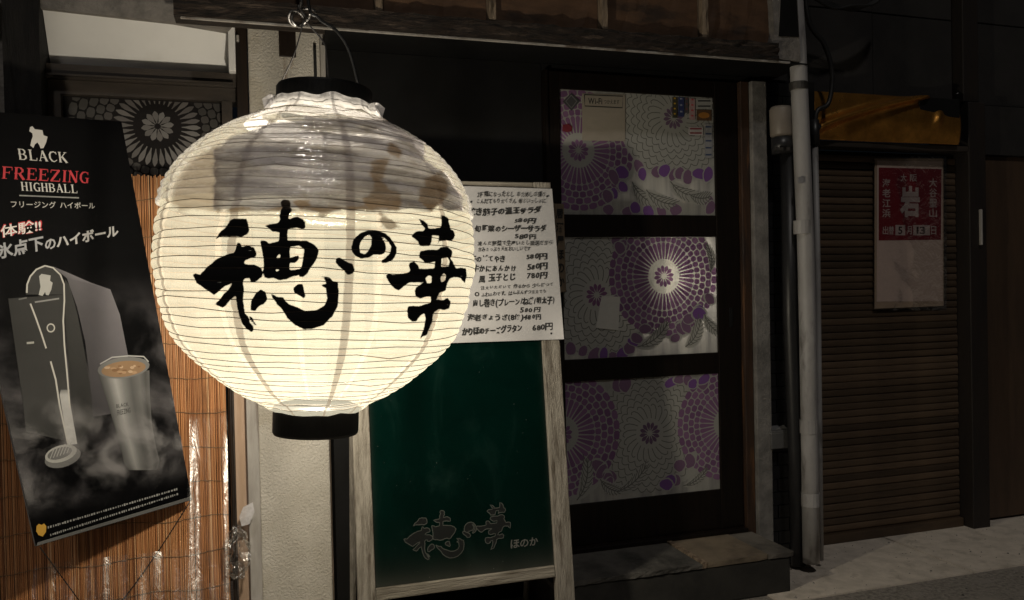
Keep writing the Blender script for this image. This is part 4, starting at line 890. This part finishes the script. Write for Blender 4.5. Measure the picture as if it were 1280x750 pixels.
# ------------------------------------------------------------------ paper lantern
DEP = 1.95; LC = CAM + ray(400, 319)*DEP
_t = math.atan2(10, 415)
ax = UP*math.cos(_t) + RT*math.sin(_t); ax /= np.linalg.norm(ax)
bk = (LC-CAM) - ax*((LC-CAM)@ax); bk /= np.linalg.norm(bk)      # away from the viewer
rx = np.cross(bk, ax)
LM = Matrix(((rx[0], bk[0], ax[0], LC[0]), (rx[1], bk[1], ax[1], LC[1]), (rx[2], bk[2], ax[2], LC[2]), (0, 0, 0, 1)))
lan = thing('paper_lantern', (0, 0, 0), 'big round lit paper lantern with black brush characters, hanging before the stucco pillar', 'lantern')
lan.matrix_world = LM
def lobj(name, me, **t):
    o = bpy.data.objects.new(name, me); COL.objects.link(o); o.parent = lan; tag(o, **t); return o
prof = np.array([(-.366, .097), (-.349, .128), (-.337, .156), (-.313, .201), (-.286, .235), (-.248, .285), (-.198, .333), (-.117, .366), (-.03, .3805), (.045, .379), (.137, .361), (.197, .333), (.258, .277), (.293, .232), (.323, .188), (.348, .130), (.362, .105), (.372, .098)])
prof[:, 0] = np.where(prof[:, 0] > .14, .14 + (prof[:, 0]-.14)*.884, prof[:, 0]); prof[:, 1] = np.where(prof[:, 1] > .2, .2 + (prof[:, 1]-.2)*.945, prof[:, 1])
prof[:, 1] = np.where(prof[:, 1] > .12, prof[:, 1]*.986, prof[:, 1]); ZT = float(prof[-1, 0]); DZ = ZT - .372
def prad(z): return np.interp(z, prof[:, 0], prof[:, 1])
_zs = np.linspace(-.366, ZT, 400); _rr = np.convolve(np.pad(prad(_zs), 12, mode='edge'), np.ones(25)/25, 'valid')
def prad(z): return np.interp(z, _zs, _rr)
# ribs are spaced evenly along the outline
_sl = np.concatenate([[0], np.cumsum(np.hypot(np.diff(_zs), np.diff(_rr)))]); NR = 46
ribz = np.interp(np.linspace(0, _sl[-1], NR+1), _sl, _zs)
NA, KS = 840, 6
ang = np.arange(NA)*2*PI/NA     # 0 faces the viewer (-y), grows to +x
rowz = []; rowt = []
for i in range(NR):
    for k in range(KS): rowz.append(ribz[i] + (ribz[i+1]-ribz[i])*k/KS); rowt.append(k/KS)
rowz.append(ribz[-1]); rowt.append(0); rowz = np.array(rowz); rowt = np.array(rowt); NRW = len(rowz)
rib_jit = RNG.normal(size=(NR+1, 24))*.0017 + RNG.normal(size=(NR+1, 1))*.0011
R0 = prad(rowz)[:, None] + (.0033*np.sin(PI*rowt)**.8)[:, None]*np.ones((1, NA))
wob = np.zeros((NRW, NA))
for j in range(NRW):
    i = min(j//KS, NR); a0 = np.interp(ang*24/(2*PI), np.arange(25), np.append(rib_jit[i], rib_jit[i][0])); wob[j] = a0
    j2 = min(i+1, NR); a1_ = np.interp(ang*24/(2*PI), np.arange(25), np.append(rib_jit[j2], rib_jit[j2][0])); wob[j] = a0*(1-rowt[j]) + a1_*rowt[j]
R0 = R0 + wob
rowz2 = rowz[:, None] + wob*1.2
lx = R0*np.sin(ang)[None]; ly = -R0*np.cos(ang)[None]; lz = rowz2 + 0*ang[None]
Vl = np.stack([lx, ly, lz], -1).reshape(-1, 3)
Rm = np.array([[rx[0], bk[0], ax[0]], [rx[1], bk[1], ax[1]], [rx[2], bk[2], ax[2]]])
Vw = Vl@Rm.T + LC; dv = Vw-CAM; dz = dv@FW; U2 = np.stack([640+FPX*(dv@RT)/dz, 375-FPX*(dv@UP)/dz], -1)
front = (np.cos(ang) > -.1)[None].repeat(NRW, 0).reshape(-1)
def sdf(pts, polyg):
    P = np.array(polyg, float); d2 = np.full(len(pts), 1e18); ins = np.zeros(len(pts), bool)
    for i in range(len(P)):
        a, b_ = P[i], P[(i+1) % len(P)]; e = b_-a; w = pts-a
        t = np.clip((w@e)/max(e@e, 1e-9), 0, 1); dd = w - t[:, None]*e; d2 = np.minimum(d2, (dd**2).sum(1))
        c1 = (a[1] <= pts[:, 1]) != (b_[1] <= pts[:, 1])
        with np.errstate(divide='ignore', invalid='ignore'): xi = a[0] + (pts[:, 1]-a[1])/(b_[1]-a[1] if b_[1] != a[1] else 1e-9)*e[0]
        ins ^= c1 & (pts[:, 0] < xi)
    d = np.sqrt(d2); return np.where(ins, -d, d)
A_ = lambda L: [(230 + x/4.168, 240 + y/4.168) for x, y in L]
B_ = lambda L: [(410 + x/3.947, 240 + y/3.947) for x, y in L]
INK = [A_([(165,245),(185,210),(220,180),(240,145),(265,137),(325,140),(335,165),(340,195),(335,215),(300,235),(275,230),(235,232),(195,232)]),
 A_([(45,430),(60,425),(85,430),(120,390),(170,350),(220,325),(265,315),(270,290),(278,262),(295,268),(300,285),(340,278),(365,290),(378,320),(375,335),(345,345),(320,358),(312,372),(335,378),(370,378),(400,395),(412,420),(405,445),(385,460),(365,472),(345,468),(345,450),(318,452),(308,470),(312,500),(310,540),(308,570),(312,600),(318,630),(335,650),(345,680),(360,700),(365,722),(350,730),(325,712),(305,690),(290,650),(280,620),(275,590),(270,560),(268,545),(240,560),(215,595),(200,603),(175,592),(158,585),(185,560),(215,525),(245,490),(250,475),(215,490),(185,515),(155,537),(125,515),(90,490),(65,475),(55,450)]),
 A_([(340,645),(355,655),(378,695),(365,690),(345,665)]),
 A_([(345,595),(352,560),(375,525),(400,508),(425,520),(432,545),(435,560),(415,585),(385,600),(370,618),(350,615)]),
 A_([(503,50),(520,38),(550,45),(560,65),(552,75),(562,95),(548,120),(545,140),(590,128),(615,140),(632,155),(634,190),(620,195),(590,188),(560,190),(542,195),(540,220),(542,250),(590,252),(640,255),(680,275),(705,305),(695,340),(680,370),(660,395),(640,430),(620,445),(602,440),(600,432),(560,440),(535,455),(500,460),(470,450),(440,450),(420,445),(412,420),(415,380),(412,340),(405,300),(398,262),(398,250),(430,255),(440,268),(470,262),(495,255),(498,210),(460,205),(435,185),(418,175),(440,168),(490,160),(500,145),(498,120),(505,95),(512,80),(503,70)]),
 A_([(567,500),(595,480),(620,478),(625,500),(633,540),(625,552),(600,540),(575,525)]),
 A_([(450,525),(465,535),(485,545),(518,548),(525,565),(550,585),(600,605),(640,622),(690,615),(730,590),(745,555),(740,500),(715,490),(720,480),(740,480),(735,460),(712,440),(740,440),(765,450),(775,463),(800,470),(808,520),(800,600),(770,650),(730,690),(680,712),(625,715),(580,695),(540,660),(510,610),(480,580),(460,550)]),
 B_([(40,325),(60,325),(95,345),(120,355),(133,385),(120,405),(95,410),(75,385),(50,365),(38,345)]),
 B_([(115,270),(125,235),(155,205),(200,188),(245,190),(285,205),(320,240),(340,275),(338,305),(320,335),(290,350),(268,350),(262,340),(285,325),(305,300),(310,270),(298,245),(275,225),(250,215),(265,225),(285,255),(287,285),(275,305),(250,310),(225,310),(200,325),(165,330),(135,315),(118,295)]),
 B_([(410,215),(430,195),(470,192),(480,180),(465,165),(448,132),(470,140),(492,158),(495,178),(530,180),(558,172),(560,145),(558,112),(580,118),(595,135),(605,180),(620,190),(627,215),(610,243),(590,238),(572,240),(550,245),(540,262),(545,235),(548,215),(515,215),(510,240),(505,262),(495,268),(470,268),(450,265),(445,245),(425,230)]),
 B_([(448,310),(458,292),(490,285),(540,285),(560,272),(590,270),(612,290),(614,310),(605,325),(615,340),(630,375),(660,372),(682,378),(685,410),(678,455),(665,440),(655,425),(620,420),(600,430),(590,450),(580,485),(550,500),(535,530),(560,535),(590,522),(605,540),(600,575),(575,582),(545,580),(522,595),(518,630),(505,660),(490,705),(470,712),(455,725),(462,700),(475,665),(480,625),(475,600),(455,610),(435,640),(415,640),(395,620),(390,590),(395,565),(420,560),(450,565),(490,550),(505,545),(508,515),(490,515),(455,525),(432,515),(428,490),(435,470),(460,455),(470,445),(440,447),(400,447),(375,465),(350,488),(325,475),(300,445),(285,415),(300,402),(330,408),(390,400),(405,388),(398,365),(402,348),(425,342),(445,360),(450,380),(490,378),(525,375),(528,345),(500,350),(480,350),(465,335),(450,325)])]
HOLE = [A_([(552,285),(600,280),(625,300),(622,340),(612,390),(605,400),(580,405),(552,405),(552,370),(580,370),(600,350),(598,330),(580,335),(552,345)]), A_([(480,345),(500,322),(500,345)]), A_([(475,400),(500,405),(480,418)]),
 B_([(155,270),(165,240),(185,220),(205,212),(215,225),(212,260),(200,290),(180,305),(160,300)]),
 B_([(480,425),(500,410),(512,415),(508,450),(490,450)]), B_([(558,420),(570,398),(583,410),(575,440),(560,445)]), B_([(560,330),(590,325),(600,345),(595,365),(560,370)])]
C5 = lambda L: [(380 + x/2.778, 80 + y/2.778) for x, y in L]; C4 = lambda L: [(170 + x/2.778, 80 + y/2.778) for x, y in L]
PATCH = [C4([(272,300),(330,255),(500,200),(700,190),(1000,190),(1000,505),(700,512),(480,508),(272,508)]), C5([(0,180),(260,230),(370,330),(440,345),(500,390),(545,455),(550,510),(500,512),(470,490),(440,512),(330,495),(300,470),(270,462),(180,490),(100,505),(0,512)])]
TAN = [C4([(130,420),(190,340),(290,280),(280,510),(150,512),(120,480)])]
BRN = [C5([(230,335),(300,320),(270,400),(300,440),(335,450),(330,500),(215,515),(210,470),(240,430)]), C5([(0,497),(120,494),(330,488),(330,503),(120,508),(0,512)]), C4([(280,500),(500,500),(560,506),(500,512),(280,514)]), C5([(300,270),(345,300),(330,330),(290,310)]), C5([(420,400),(480,370),(505,420),(480,500),(440,510),(400,470)]), C5([(262,515),(300,540),(328,565),(300,572),(268,560)]), C5([(40,505),(90,490),(100,515),(60,535)]), C4([(545,475),(600,480),(620,500),(570,510)])]
SEAM = [9+36*k for k in range(10)]
pts = U2[front]
def field(polys, holes=(), far=60.0):
    d = np.full(len(pts), far)
    for q_ in polys: d = np.minimum(d, sdf(pts, q_))
    for q_ in holes: d = np.maximum(d, -sdf(pts, q_))
    out = np.full(len(U2), far, np.float32); out[front] = np.clip(d, -far, far); return out
me = bpy.data.meshes.new('paper_shade')
idx = np.arange(NRW*NA).reshape(NRW, NA); i0 = idx[:-1]; i1 = idx[1:]
quads = np.stack([i0, np.roll(i0, -1, 1), np.roll(i1, -1, 1), i1], -1).reshape(-1, 4)
me.vertices.add(len(Vl)); me.vertices.foreach_set('co', Vl.astype(np.float32).ravel())
me.loops.add(quads.size); me.loops.foreach_set('vertex_index', quads.ravel().astype(np.int32))
me.polygons.add(len(quads)); me.polygons.foreach_set('loop_start', np.arange(0, quads.size, 4, dtype=np.int32))
me.update(calc_edges=True); me.polygons.foreach_set('use_smooth', [True]*len(quads))
def attr(name, arr):
    a = me.attributes.new(name, 'FLOAT', 'POINT'); a.data.foreach_set('value', np.ascontiguousarray(arr, np.float32))
attr('ink', field(INK, HOLE)); attr('patch', field(PATCH)); attr('tan', field(TAN)); attr('brown', field(BRN))
dsm = np.min([np.abs((np.degrees(ang)-s_+180) % 360-180) for s_ in SEAM], 0)      # degrees to the nearest paper seam
attr('seam', (dsm[None]*np.ones((NRW, 1))).ravel())
m, nt, b = new_mat('lantern_paper'); nt.nodes.remove(b); out = nt.nodes['Material Output']
def A(name): return N(nt, 'ShaderNodeAttribute', attribute_name=name).outputs['Fac']
def edge(name, amp, sc, soft=.6, stretch=(1, 1, 1)):
    d = mth(nt, 'ADD', A(name), mth(nt, 'MULTIPLY_ADD', noise(nt, sc, detail=5, stretch=stretch), amp*2, -amp)); return ramp(nt, d, soft, -soft)
ink0 = edge('ink', 1.6, 60); dry = ramp(nt, noise(nt, 34, stretch=(1, 1, 7), detail=6), .70, .78); ink = mth(nt, 'MULTIPLY', ink0, mth(nt, 'SUBTRACT', 1, mth(nt, 'MULTIPLY', dry, .55)))
patch = edge('patch', 6, 18, 2.2, (1, 1, 2.5)); tan = edge('tan', 8, 14, 5); patch = mth(nt, 'MULTIPLY', patch, mth(nt, 'MULTIPLY_ADD', ramp(nt, noise(nt, 11, stretch=(.35, .35, 5), detail=6), .35, .62), .22, .78)); brown = edge('brown', 9, 26, 2.6, (1, 1, 2.5)); brown = mth(nt, 'MULTIPLY', brown, mth(nt, 'MULTIPLY_ADD', noise(nt, 30, detail=6), 1.0, .50), clamp=True)
seam = ramp(nt, mth(nt, 'ADD', A('seam'), mth(nt, 'MULTIPLY_ADD', noise(nt, 25), 1.0, -.5)), 1.7, 1.1)
mott = noise(nt, 7, detail=8); fib = noise(nt, 60, stretch=(1, 1, 4), detail=6)
dc_ = mixc(nt, ramp(nt, mott, .35, .7), (.112, .108, .090), (.09, .086, .07))
dc_ = mixc(nt, mth(nt, 'MULTIPLY', seam, .55), dc_, (.12, .10, .08)); dc_ = mixc(nt, mth(nt, 'MULTIPLY', tan, .6), dc_, (.26, .19, .12))
dc_ = mixc(nt, patch, dc_, mixc(nt, ramp(nt, mott, .4, .65), (.46, .44, .48), (.36, .34, .37))); dc_ = mixc(nt, mth(nt, 'MULTIPLY', brown, .85), dc_, (.23, .16, .095)); dc_ = mixc(nt, ink, dc_, (.007, .007, .008))
tc = mixc(nt, ramp(nt, fib, .3, .75), (.96, .96, .84), (.86, .84, .70))
tc = mixc(nt, mth(nt, 'MULTIPLY', seam, .75), tc, (.42, .34, .26)); tc = mixc(nt, mth(nt, 'MULTIPLY', tan, .75), tc, (.42, .30, .17)); tc = mixc(nt, mth(nt, 'MULTIPLY', patch, .92), tc, (.10, .085, .085)); tc = mixc(nt, mth(nt, 'MULTIPLY', brown, .85), tc, (.20, .13, .065)); tc = mixc(nt, ink, tc, (.002, .002, .002))
bpn = N(nt, 'ShaderNodeBump'); bpn.inputs['Strength'].default_value = .5; bpn.inputs['Distance'].default_value = .004; nt.links.new(noise(nt, 45, detail=6), bpn.inputs['Height'])
df = N(nt, 'ShaderNodeBsdfDiffuse'); blot = mth(nt, 'MULTIPLY', patch, mth(nt, 'MULTIPLY', ramp(nt, noise(nt, 6.5, stretch=(1, 1, 2.6), detail=7), .43, .60), .95)); dc_ = mixc(nt, blot, dc_, (.15, .11, .075)); nt.links.new(dc_, df.inputs[0]); nt.links.new(bpn.outputs[0], df.inputs['Normal'])
tl = N(nt, 'ShaderNodeBsdfTranslucent'); nt.links.new(tc, tl.inputs[0])
LT_FAC, TP_FAC = .031, .40
mx = N(nt, 'ShaderNodeMixShader'); mx.inputs[0].default_value = LT_FAC; nt.links.new(df.outputs[0], mx.inputs[1]); nt.links.new(tl.outputs[0], mx.inputs[2])
tr = N(nt, 'ShaderNodeBsdfTransparent'); tr.inputs[0].default_value = (1, .97, .88, 1); mx2 = N(nt, 'ShaderNodeMixShader')
opq = mth(nt, 'MULTIPLY', mth(nt, 'SUBTRACT', 1, ink0), mth(nt, 'SUBTRACT', 1, mth(nt, 'MULTIPLY', patch, .97)))
opq = mth(nt, 'MULTIPLY', opq, mth(nt, 'SUBTRACT', 1, mth(nt, 'MULTIPLY', seam, .6))); opq = mth(nt, 'MULTIPLY', opq, mth(nt, 'SUBTRACT', 1, mth(nt, 'MULTIPLY', mth(nt, 'MAXIMUM', brown, tan), .75)))
nt.links.new(mth(nt, 'MULTIPLY', opq, TP_FAC), mx2.inputs[0]); nt.links.new(mx.outputs[0], mx2.inputs[1]); nt.links.new(tr.outputs[0], mx2.inputs[2]); nt.links.new(mx2.outputs[0], out.inputs[0])
me.materials.append(m); lobj('paper_shade', me)
hoopm = surf('bamboo_hoop', (.10, .07, .04), (.06, .04, .025), .7, 20, bs=0)
for i in range(1, NR):
    mb = MB(); n_ = 72; th = np.arange(n_)*2*PI/n_
    wj = np.interp(th*24/(2*PI), np.arange(25), np.append(rib_jit[i], rib_jit[i][0]))
    r = prad(ribz[i]) + wj; zz = ribz[i] + wj*1.2; hr = .00085
    for dr, dz_ in ((hr*1.2, 0), (0, hr), (-hr*1.2, 0), (0, -hr)): mb.v += [((r[k]+dr)*math.sin(th[k]), -(r[k]+dr)*math.cos(th[k]), zz[k]+dz_) for k in range(n_)]
    mb.f = [(s_*n_+k, s_*n_+(k+1) % n_, ((s_+1) % 4)*n_+(k+1) % n_, ((s_+1) % 4)*n_+k) for s_ in range(4) for k in range(n_)]
    lobj('hoop', mb.mesh('hoop', hoopm, True))
# rings top and bottom
lobj('bottom_cap', MB().lathe([(.085, -.352), (.098, -.358), (.100, -.362), (.100, -.418), (.097, -.424), (.088, -.424), (.088, -.36), (.085, -.352)], 56).mesh('bottom_cap', M['capblack'], False))
lobj('top_ring', MB().lathe([(.098, .352), (.109, .360), (.112, .366), (.112, .418), (.109, .423), (.096, .423), (.096, .36), (.098, .352)], 56, (.002, 0, DZ)).mesh('top_ring', M['capblack'], False))
# clear wrap over the crown, and the milky gathered part below the ring
def shell(name, z0, z1, off, amp, mat_, nz=34, na=150, fold=0):
    vs = []; 
    ph = RNG.random(12)*6
    for j in range(nz+1):
        z = z0 + (z1-z0)*j/nz
        for k in range(na):
            a = 2*PI*k/na; w = sum(math.sin(a*f_ + ph[q_] + z*g_)*h_ for q_, (f_, g_, h_) in enumerate(((5, 20, .4), (9, -35, .3), (17, 60, .25), (31, 25, .2))))
            r = prad(min(z, ZT)) + off + .0045*abs(math.sin(PI*np.interp(z, ribz, np.arange(NR+1)))) + amp*w + RNG.normal()*amp*.2
            if fold: r += fold*abs(math.sin(a*13 + 5*math.sin(3*a)))*(j/nz)*(1-j/nz)*2
            vs.append((r*math.sin(a), -r*math.cos(a), z + amp*.8*w))
    fs = [(j*na+k, j*na+(k+1) % na, (j+1)*na+(k+1) % na, (j+1)*na+k) for j in range(nz) for k in range(na)]
    return lobj(name, MB().add(vs, fs).mesh(name, mat_, True))
shell('clear_wrap', .10, .352+DZ, .0052, .0016, M['wrap'], 110, 170)
def neck():
    vs = []; nz, na = 20, 130
    P = [(.176, .296), (.155, .308), (.140, .318), (.131, .327), (.121, .336), (.1145, .346), (.1135, .358)]
    for j in range(nz+1):
        t = j/nz*(len(P)-1); i = min(int(t), len(P)-2); u = t-i; r0 = P[i][0]*(1-u)+P[i+1][0]*u + .006; z0 = P[i][1]*(1-u)+P[i+1][1]*u
        for k in range(na):
            a = 2*PI*k/na; w = math.sin(a*13 + 3*math.sin(2*a)) + .6*math.sin(a*29+1) + .5*math.sin(7*a+z0*90)
            r = r0 + .0022*w*(.35+.65*min(1, t/2))*(1-.6*t/(len(P)-1)) + RNG.normal()*.0006; vs.append((.002*min(1, t/2) + r*math.sin(a), -r*math.cos(a), z0 + .0025*math.sin(6*a)+.003*math.sin(11*a)))
    return lobj('gathered_wrap', MB().add(vs, [(j*na+k, j*na+(k+1) % na, (j+1)*na+(k+1) % na, (j+1)*na+k) for j in range(nz) for k in range(na)]).mesh('gathered_wrap', M['neckwrap'], True))
neck()
for s_ in (-1, 1):   # wrap corners sticking out beside the ring
    vs = [(.002 + s_*.112, -.02, .352), (.002+s_*.135, -.03, .36), (.002+s_*.142, -.012, .385), (.002+s_*.128, .01, .402), (.002+s_*.114, .0, .40), (.002+s_*.12, -.035, .38)]
    lobj('wrap_corner', MB().add([(x_, y_, z_+DZ) for x_, y_, z_ in vs], [(0, 1, 5), (1, 2, 5), (2, 3, 5), (3, 4, 5), (4, 0, 5)]).mesh('wrap_corner', M['neckwrap'], False))
BULB_AT = (0, 0, -.095)
# bulb in its holder, on a bar across the top
lobj('bulb_holder', MB().tube([(.004, 0, .17), (.006, 0, .23)], .018, 12).tube([(.006, 0, .23), (.002, 0, .40+DZ)], .005, 6).tube([(-.098, 0, .40+DZ), (.102, 0, .40+DZ)], .004, 6).mesh('bulb_holder', M['capblack']))
pd = bpy.data.lights.new('bulb_light', 'POINT'); pd.energy = BULB_W; pd.color = (1, .925, .80); pd.shadow_soft_size = .028
pb = bpy.data.objects.new('bulb_light', pd); COL.objects.link(pb); pb.parent = lan; pb.location = tuple(Vector(BULB_AT))
# ------------------------------------------------------------------ how the lantern hangs
LPl = Plane(LC, bk)
def lw(x, y, z): return LC + rx*x + bk*y + ax*z
K0 = LPl.at(380, 18); KT = K0 + np.array([0, 0, .5])
hw = thing('hanging_wire', tuple(K0), 'twisted steel wire and hook from which the big lantern hangs', 'wire')
MB().tube(smooth_path([KT, K0 + np.array([-.004, 0, .06]), K0 + np.array([-.012, 0, .02]), K0, K0 + np.array([.01, 0, -.012])]), .0042, 8).build('hook', M['wire'], hw, True)
kn = []
for i in range(60): t = i/59; a = t*4.2*PI; kn.append(K0 + rx*(.026*math.cos(a)*(1-.5*t) - .010 + .012*math.sin(a*.5+1)) + bk*(.016*math.sin(a*1.3)) + ax*(.017*math.sin(a*1.07) - .020*t + .008*math.cos(a*.6)))
MB().tube(kn, .0030, 6).build('knot', M['wire'], hw, True)
MB().tube(smooth_path([K0 + ax*-.012, lw(-.07, -.01, .47), lw(-.106, 0, .414+DZ)]), .0018, 6).build('wire_leg', M['wire'], hw, True)
MB().tube(smooth_path([K0 + ax*-.012, lw(-.005, -.03, .50), lw(.004, -.06, .46), lw(.01, -.110, .412+DZ)]), .0020, 6).build('wire_leg', M['wire'], hw, True)
pc = MB().tube(smooth_path([K0 + np.array([.01, .02, .45]), LPl.at(384, -10), LPl.at(398, 22), LPl.at(420, 38), LPl.at(436, 62), LPl.at(446, 98), lw(.085, .0, .41+DZ), lw(.04, 0, .404+DZ)]), .0042, 8).build('power_cord', M['cable'], None, True)
tag(pc, 'black power cord curving down into the top ring of the big lantern', 'cord')
ar = thing('lantern_bracket', (KT[0], -.12, KT[2]), 'steel arm reaching out above the eave beam to carry the lantern hook', 'bracket')
MB().tube([np.array([KT[0], -.10, KT[2]]), KT + np.array([0, -.03, 0])], .012, 10).build('arm', M['cable'], ar)
MB().box((KT[0]-.04, -.13, KT[2]-.08), (KT[0]+.04, -.10, KT[2]+.08)).build('wall_plate', M['cable'], ar)
sbox('upper_wall', (-2.9, -.099, 2.401), (1.04, .16, 4.5), 'darkwall')
wc = MB().tube(smooth_path([(-.925, -.012, 2.074), (-.924, -.011, 1.9), (-.927, -.011, 1.7), (-.925, -.011, 1.46)]), .006, 6).build('wall_cable', M['cable'], None, True)
tag(wc, 'thin black cable running down the right side of the stucco pillar', 'cable')
# shop name on the green panel: the same brush characters, black with a scratched pale outline
bq = lambda x, y: (490 + x/6.095, 620 + y/6.095)
mo, mi = MB(), MB()
def place(polys, src, dst, k0):
    (a0, b0, a1_, b1_), (c0, d0, c1, d1) = src, dst
    for k, P in enumerate(polys):
        q_ = [bq(c0 + (x-a0)/(a1_-a0)*(c1-c0), d0 + (y-b0)/(b1_-b0)*(d1-d0) - (x-a0)/(a1_-a0)*14) for x, y in P]
        band(mo, GP, q_ + q_[:1], .0026, .0012 + (k0+k)*.00002, (.055, .06, .055)); poly(mi, GP, q_, .0006 + (k0+k)*.00002, (.003, .0045, .0045))
place(INK[:8], (240, 250, 440, 415), (88, 120, 590, 490), 0); place(INK[8:9], (438, 287, 497, 330), (548, 205, 645, 295), 9); place(INK[9:], (482, 268, 584, 421), (640, 60, 905, 410), 10)
put(mo, GP, 'ほのか', bq(905, 402), bq(1115, 375), bq(902, 335), .0012, .02, (0.05), (.09, .09, .085))
mo.build('lettering_outline', M['printmatt'], board); mi.build('lettering', M['printmatt'], board)
# grit and small stones on the pavement and the street
mb = MB()
for i in range(900):
    x, y = random.uniform(.2, 3.2), random.uniform(-.95, .09); z = .007 if (y > -.385 and x > .7) else 0; q_ = random.uniform(.0012, .0042) if i % 12 else random.uniform(.005, .009)
    if y > -.31 and x < .83: continue
    p = [(x+q_*random.uniform(.5, 1)*math.cos(a), y+q_*random.uniform(.5, 1)*math.sin(a), z) for a in (0, 1.6, 3.1, 4.6)]
    c_ = random.uniform(.05, .35); mb.add(p + [(x, y, z+q_*.8)], [(0, 1, 4), (1, 2, 4), (2, 3, 4), (3, 0, 4)], (c_, c_*.93, c_*.85))
mb.build('grit', M['printmatt'], None, kind='stuff')
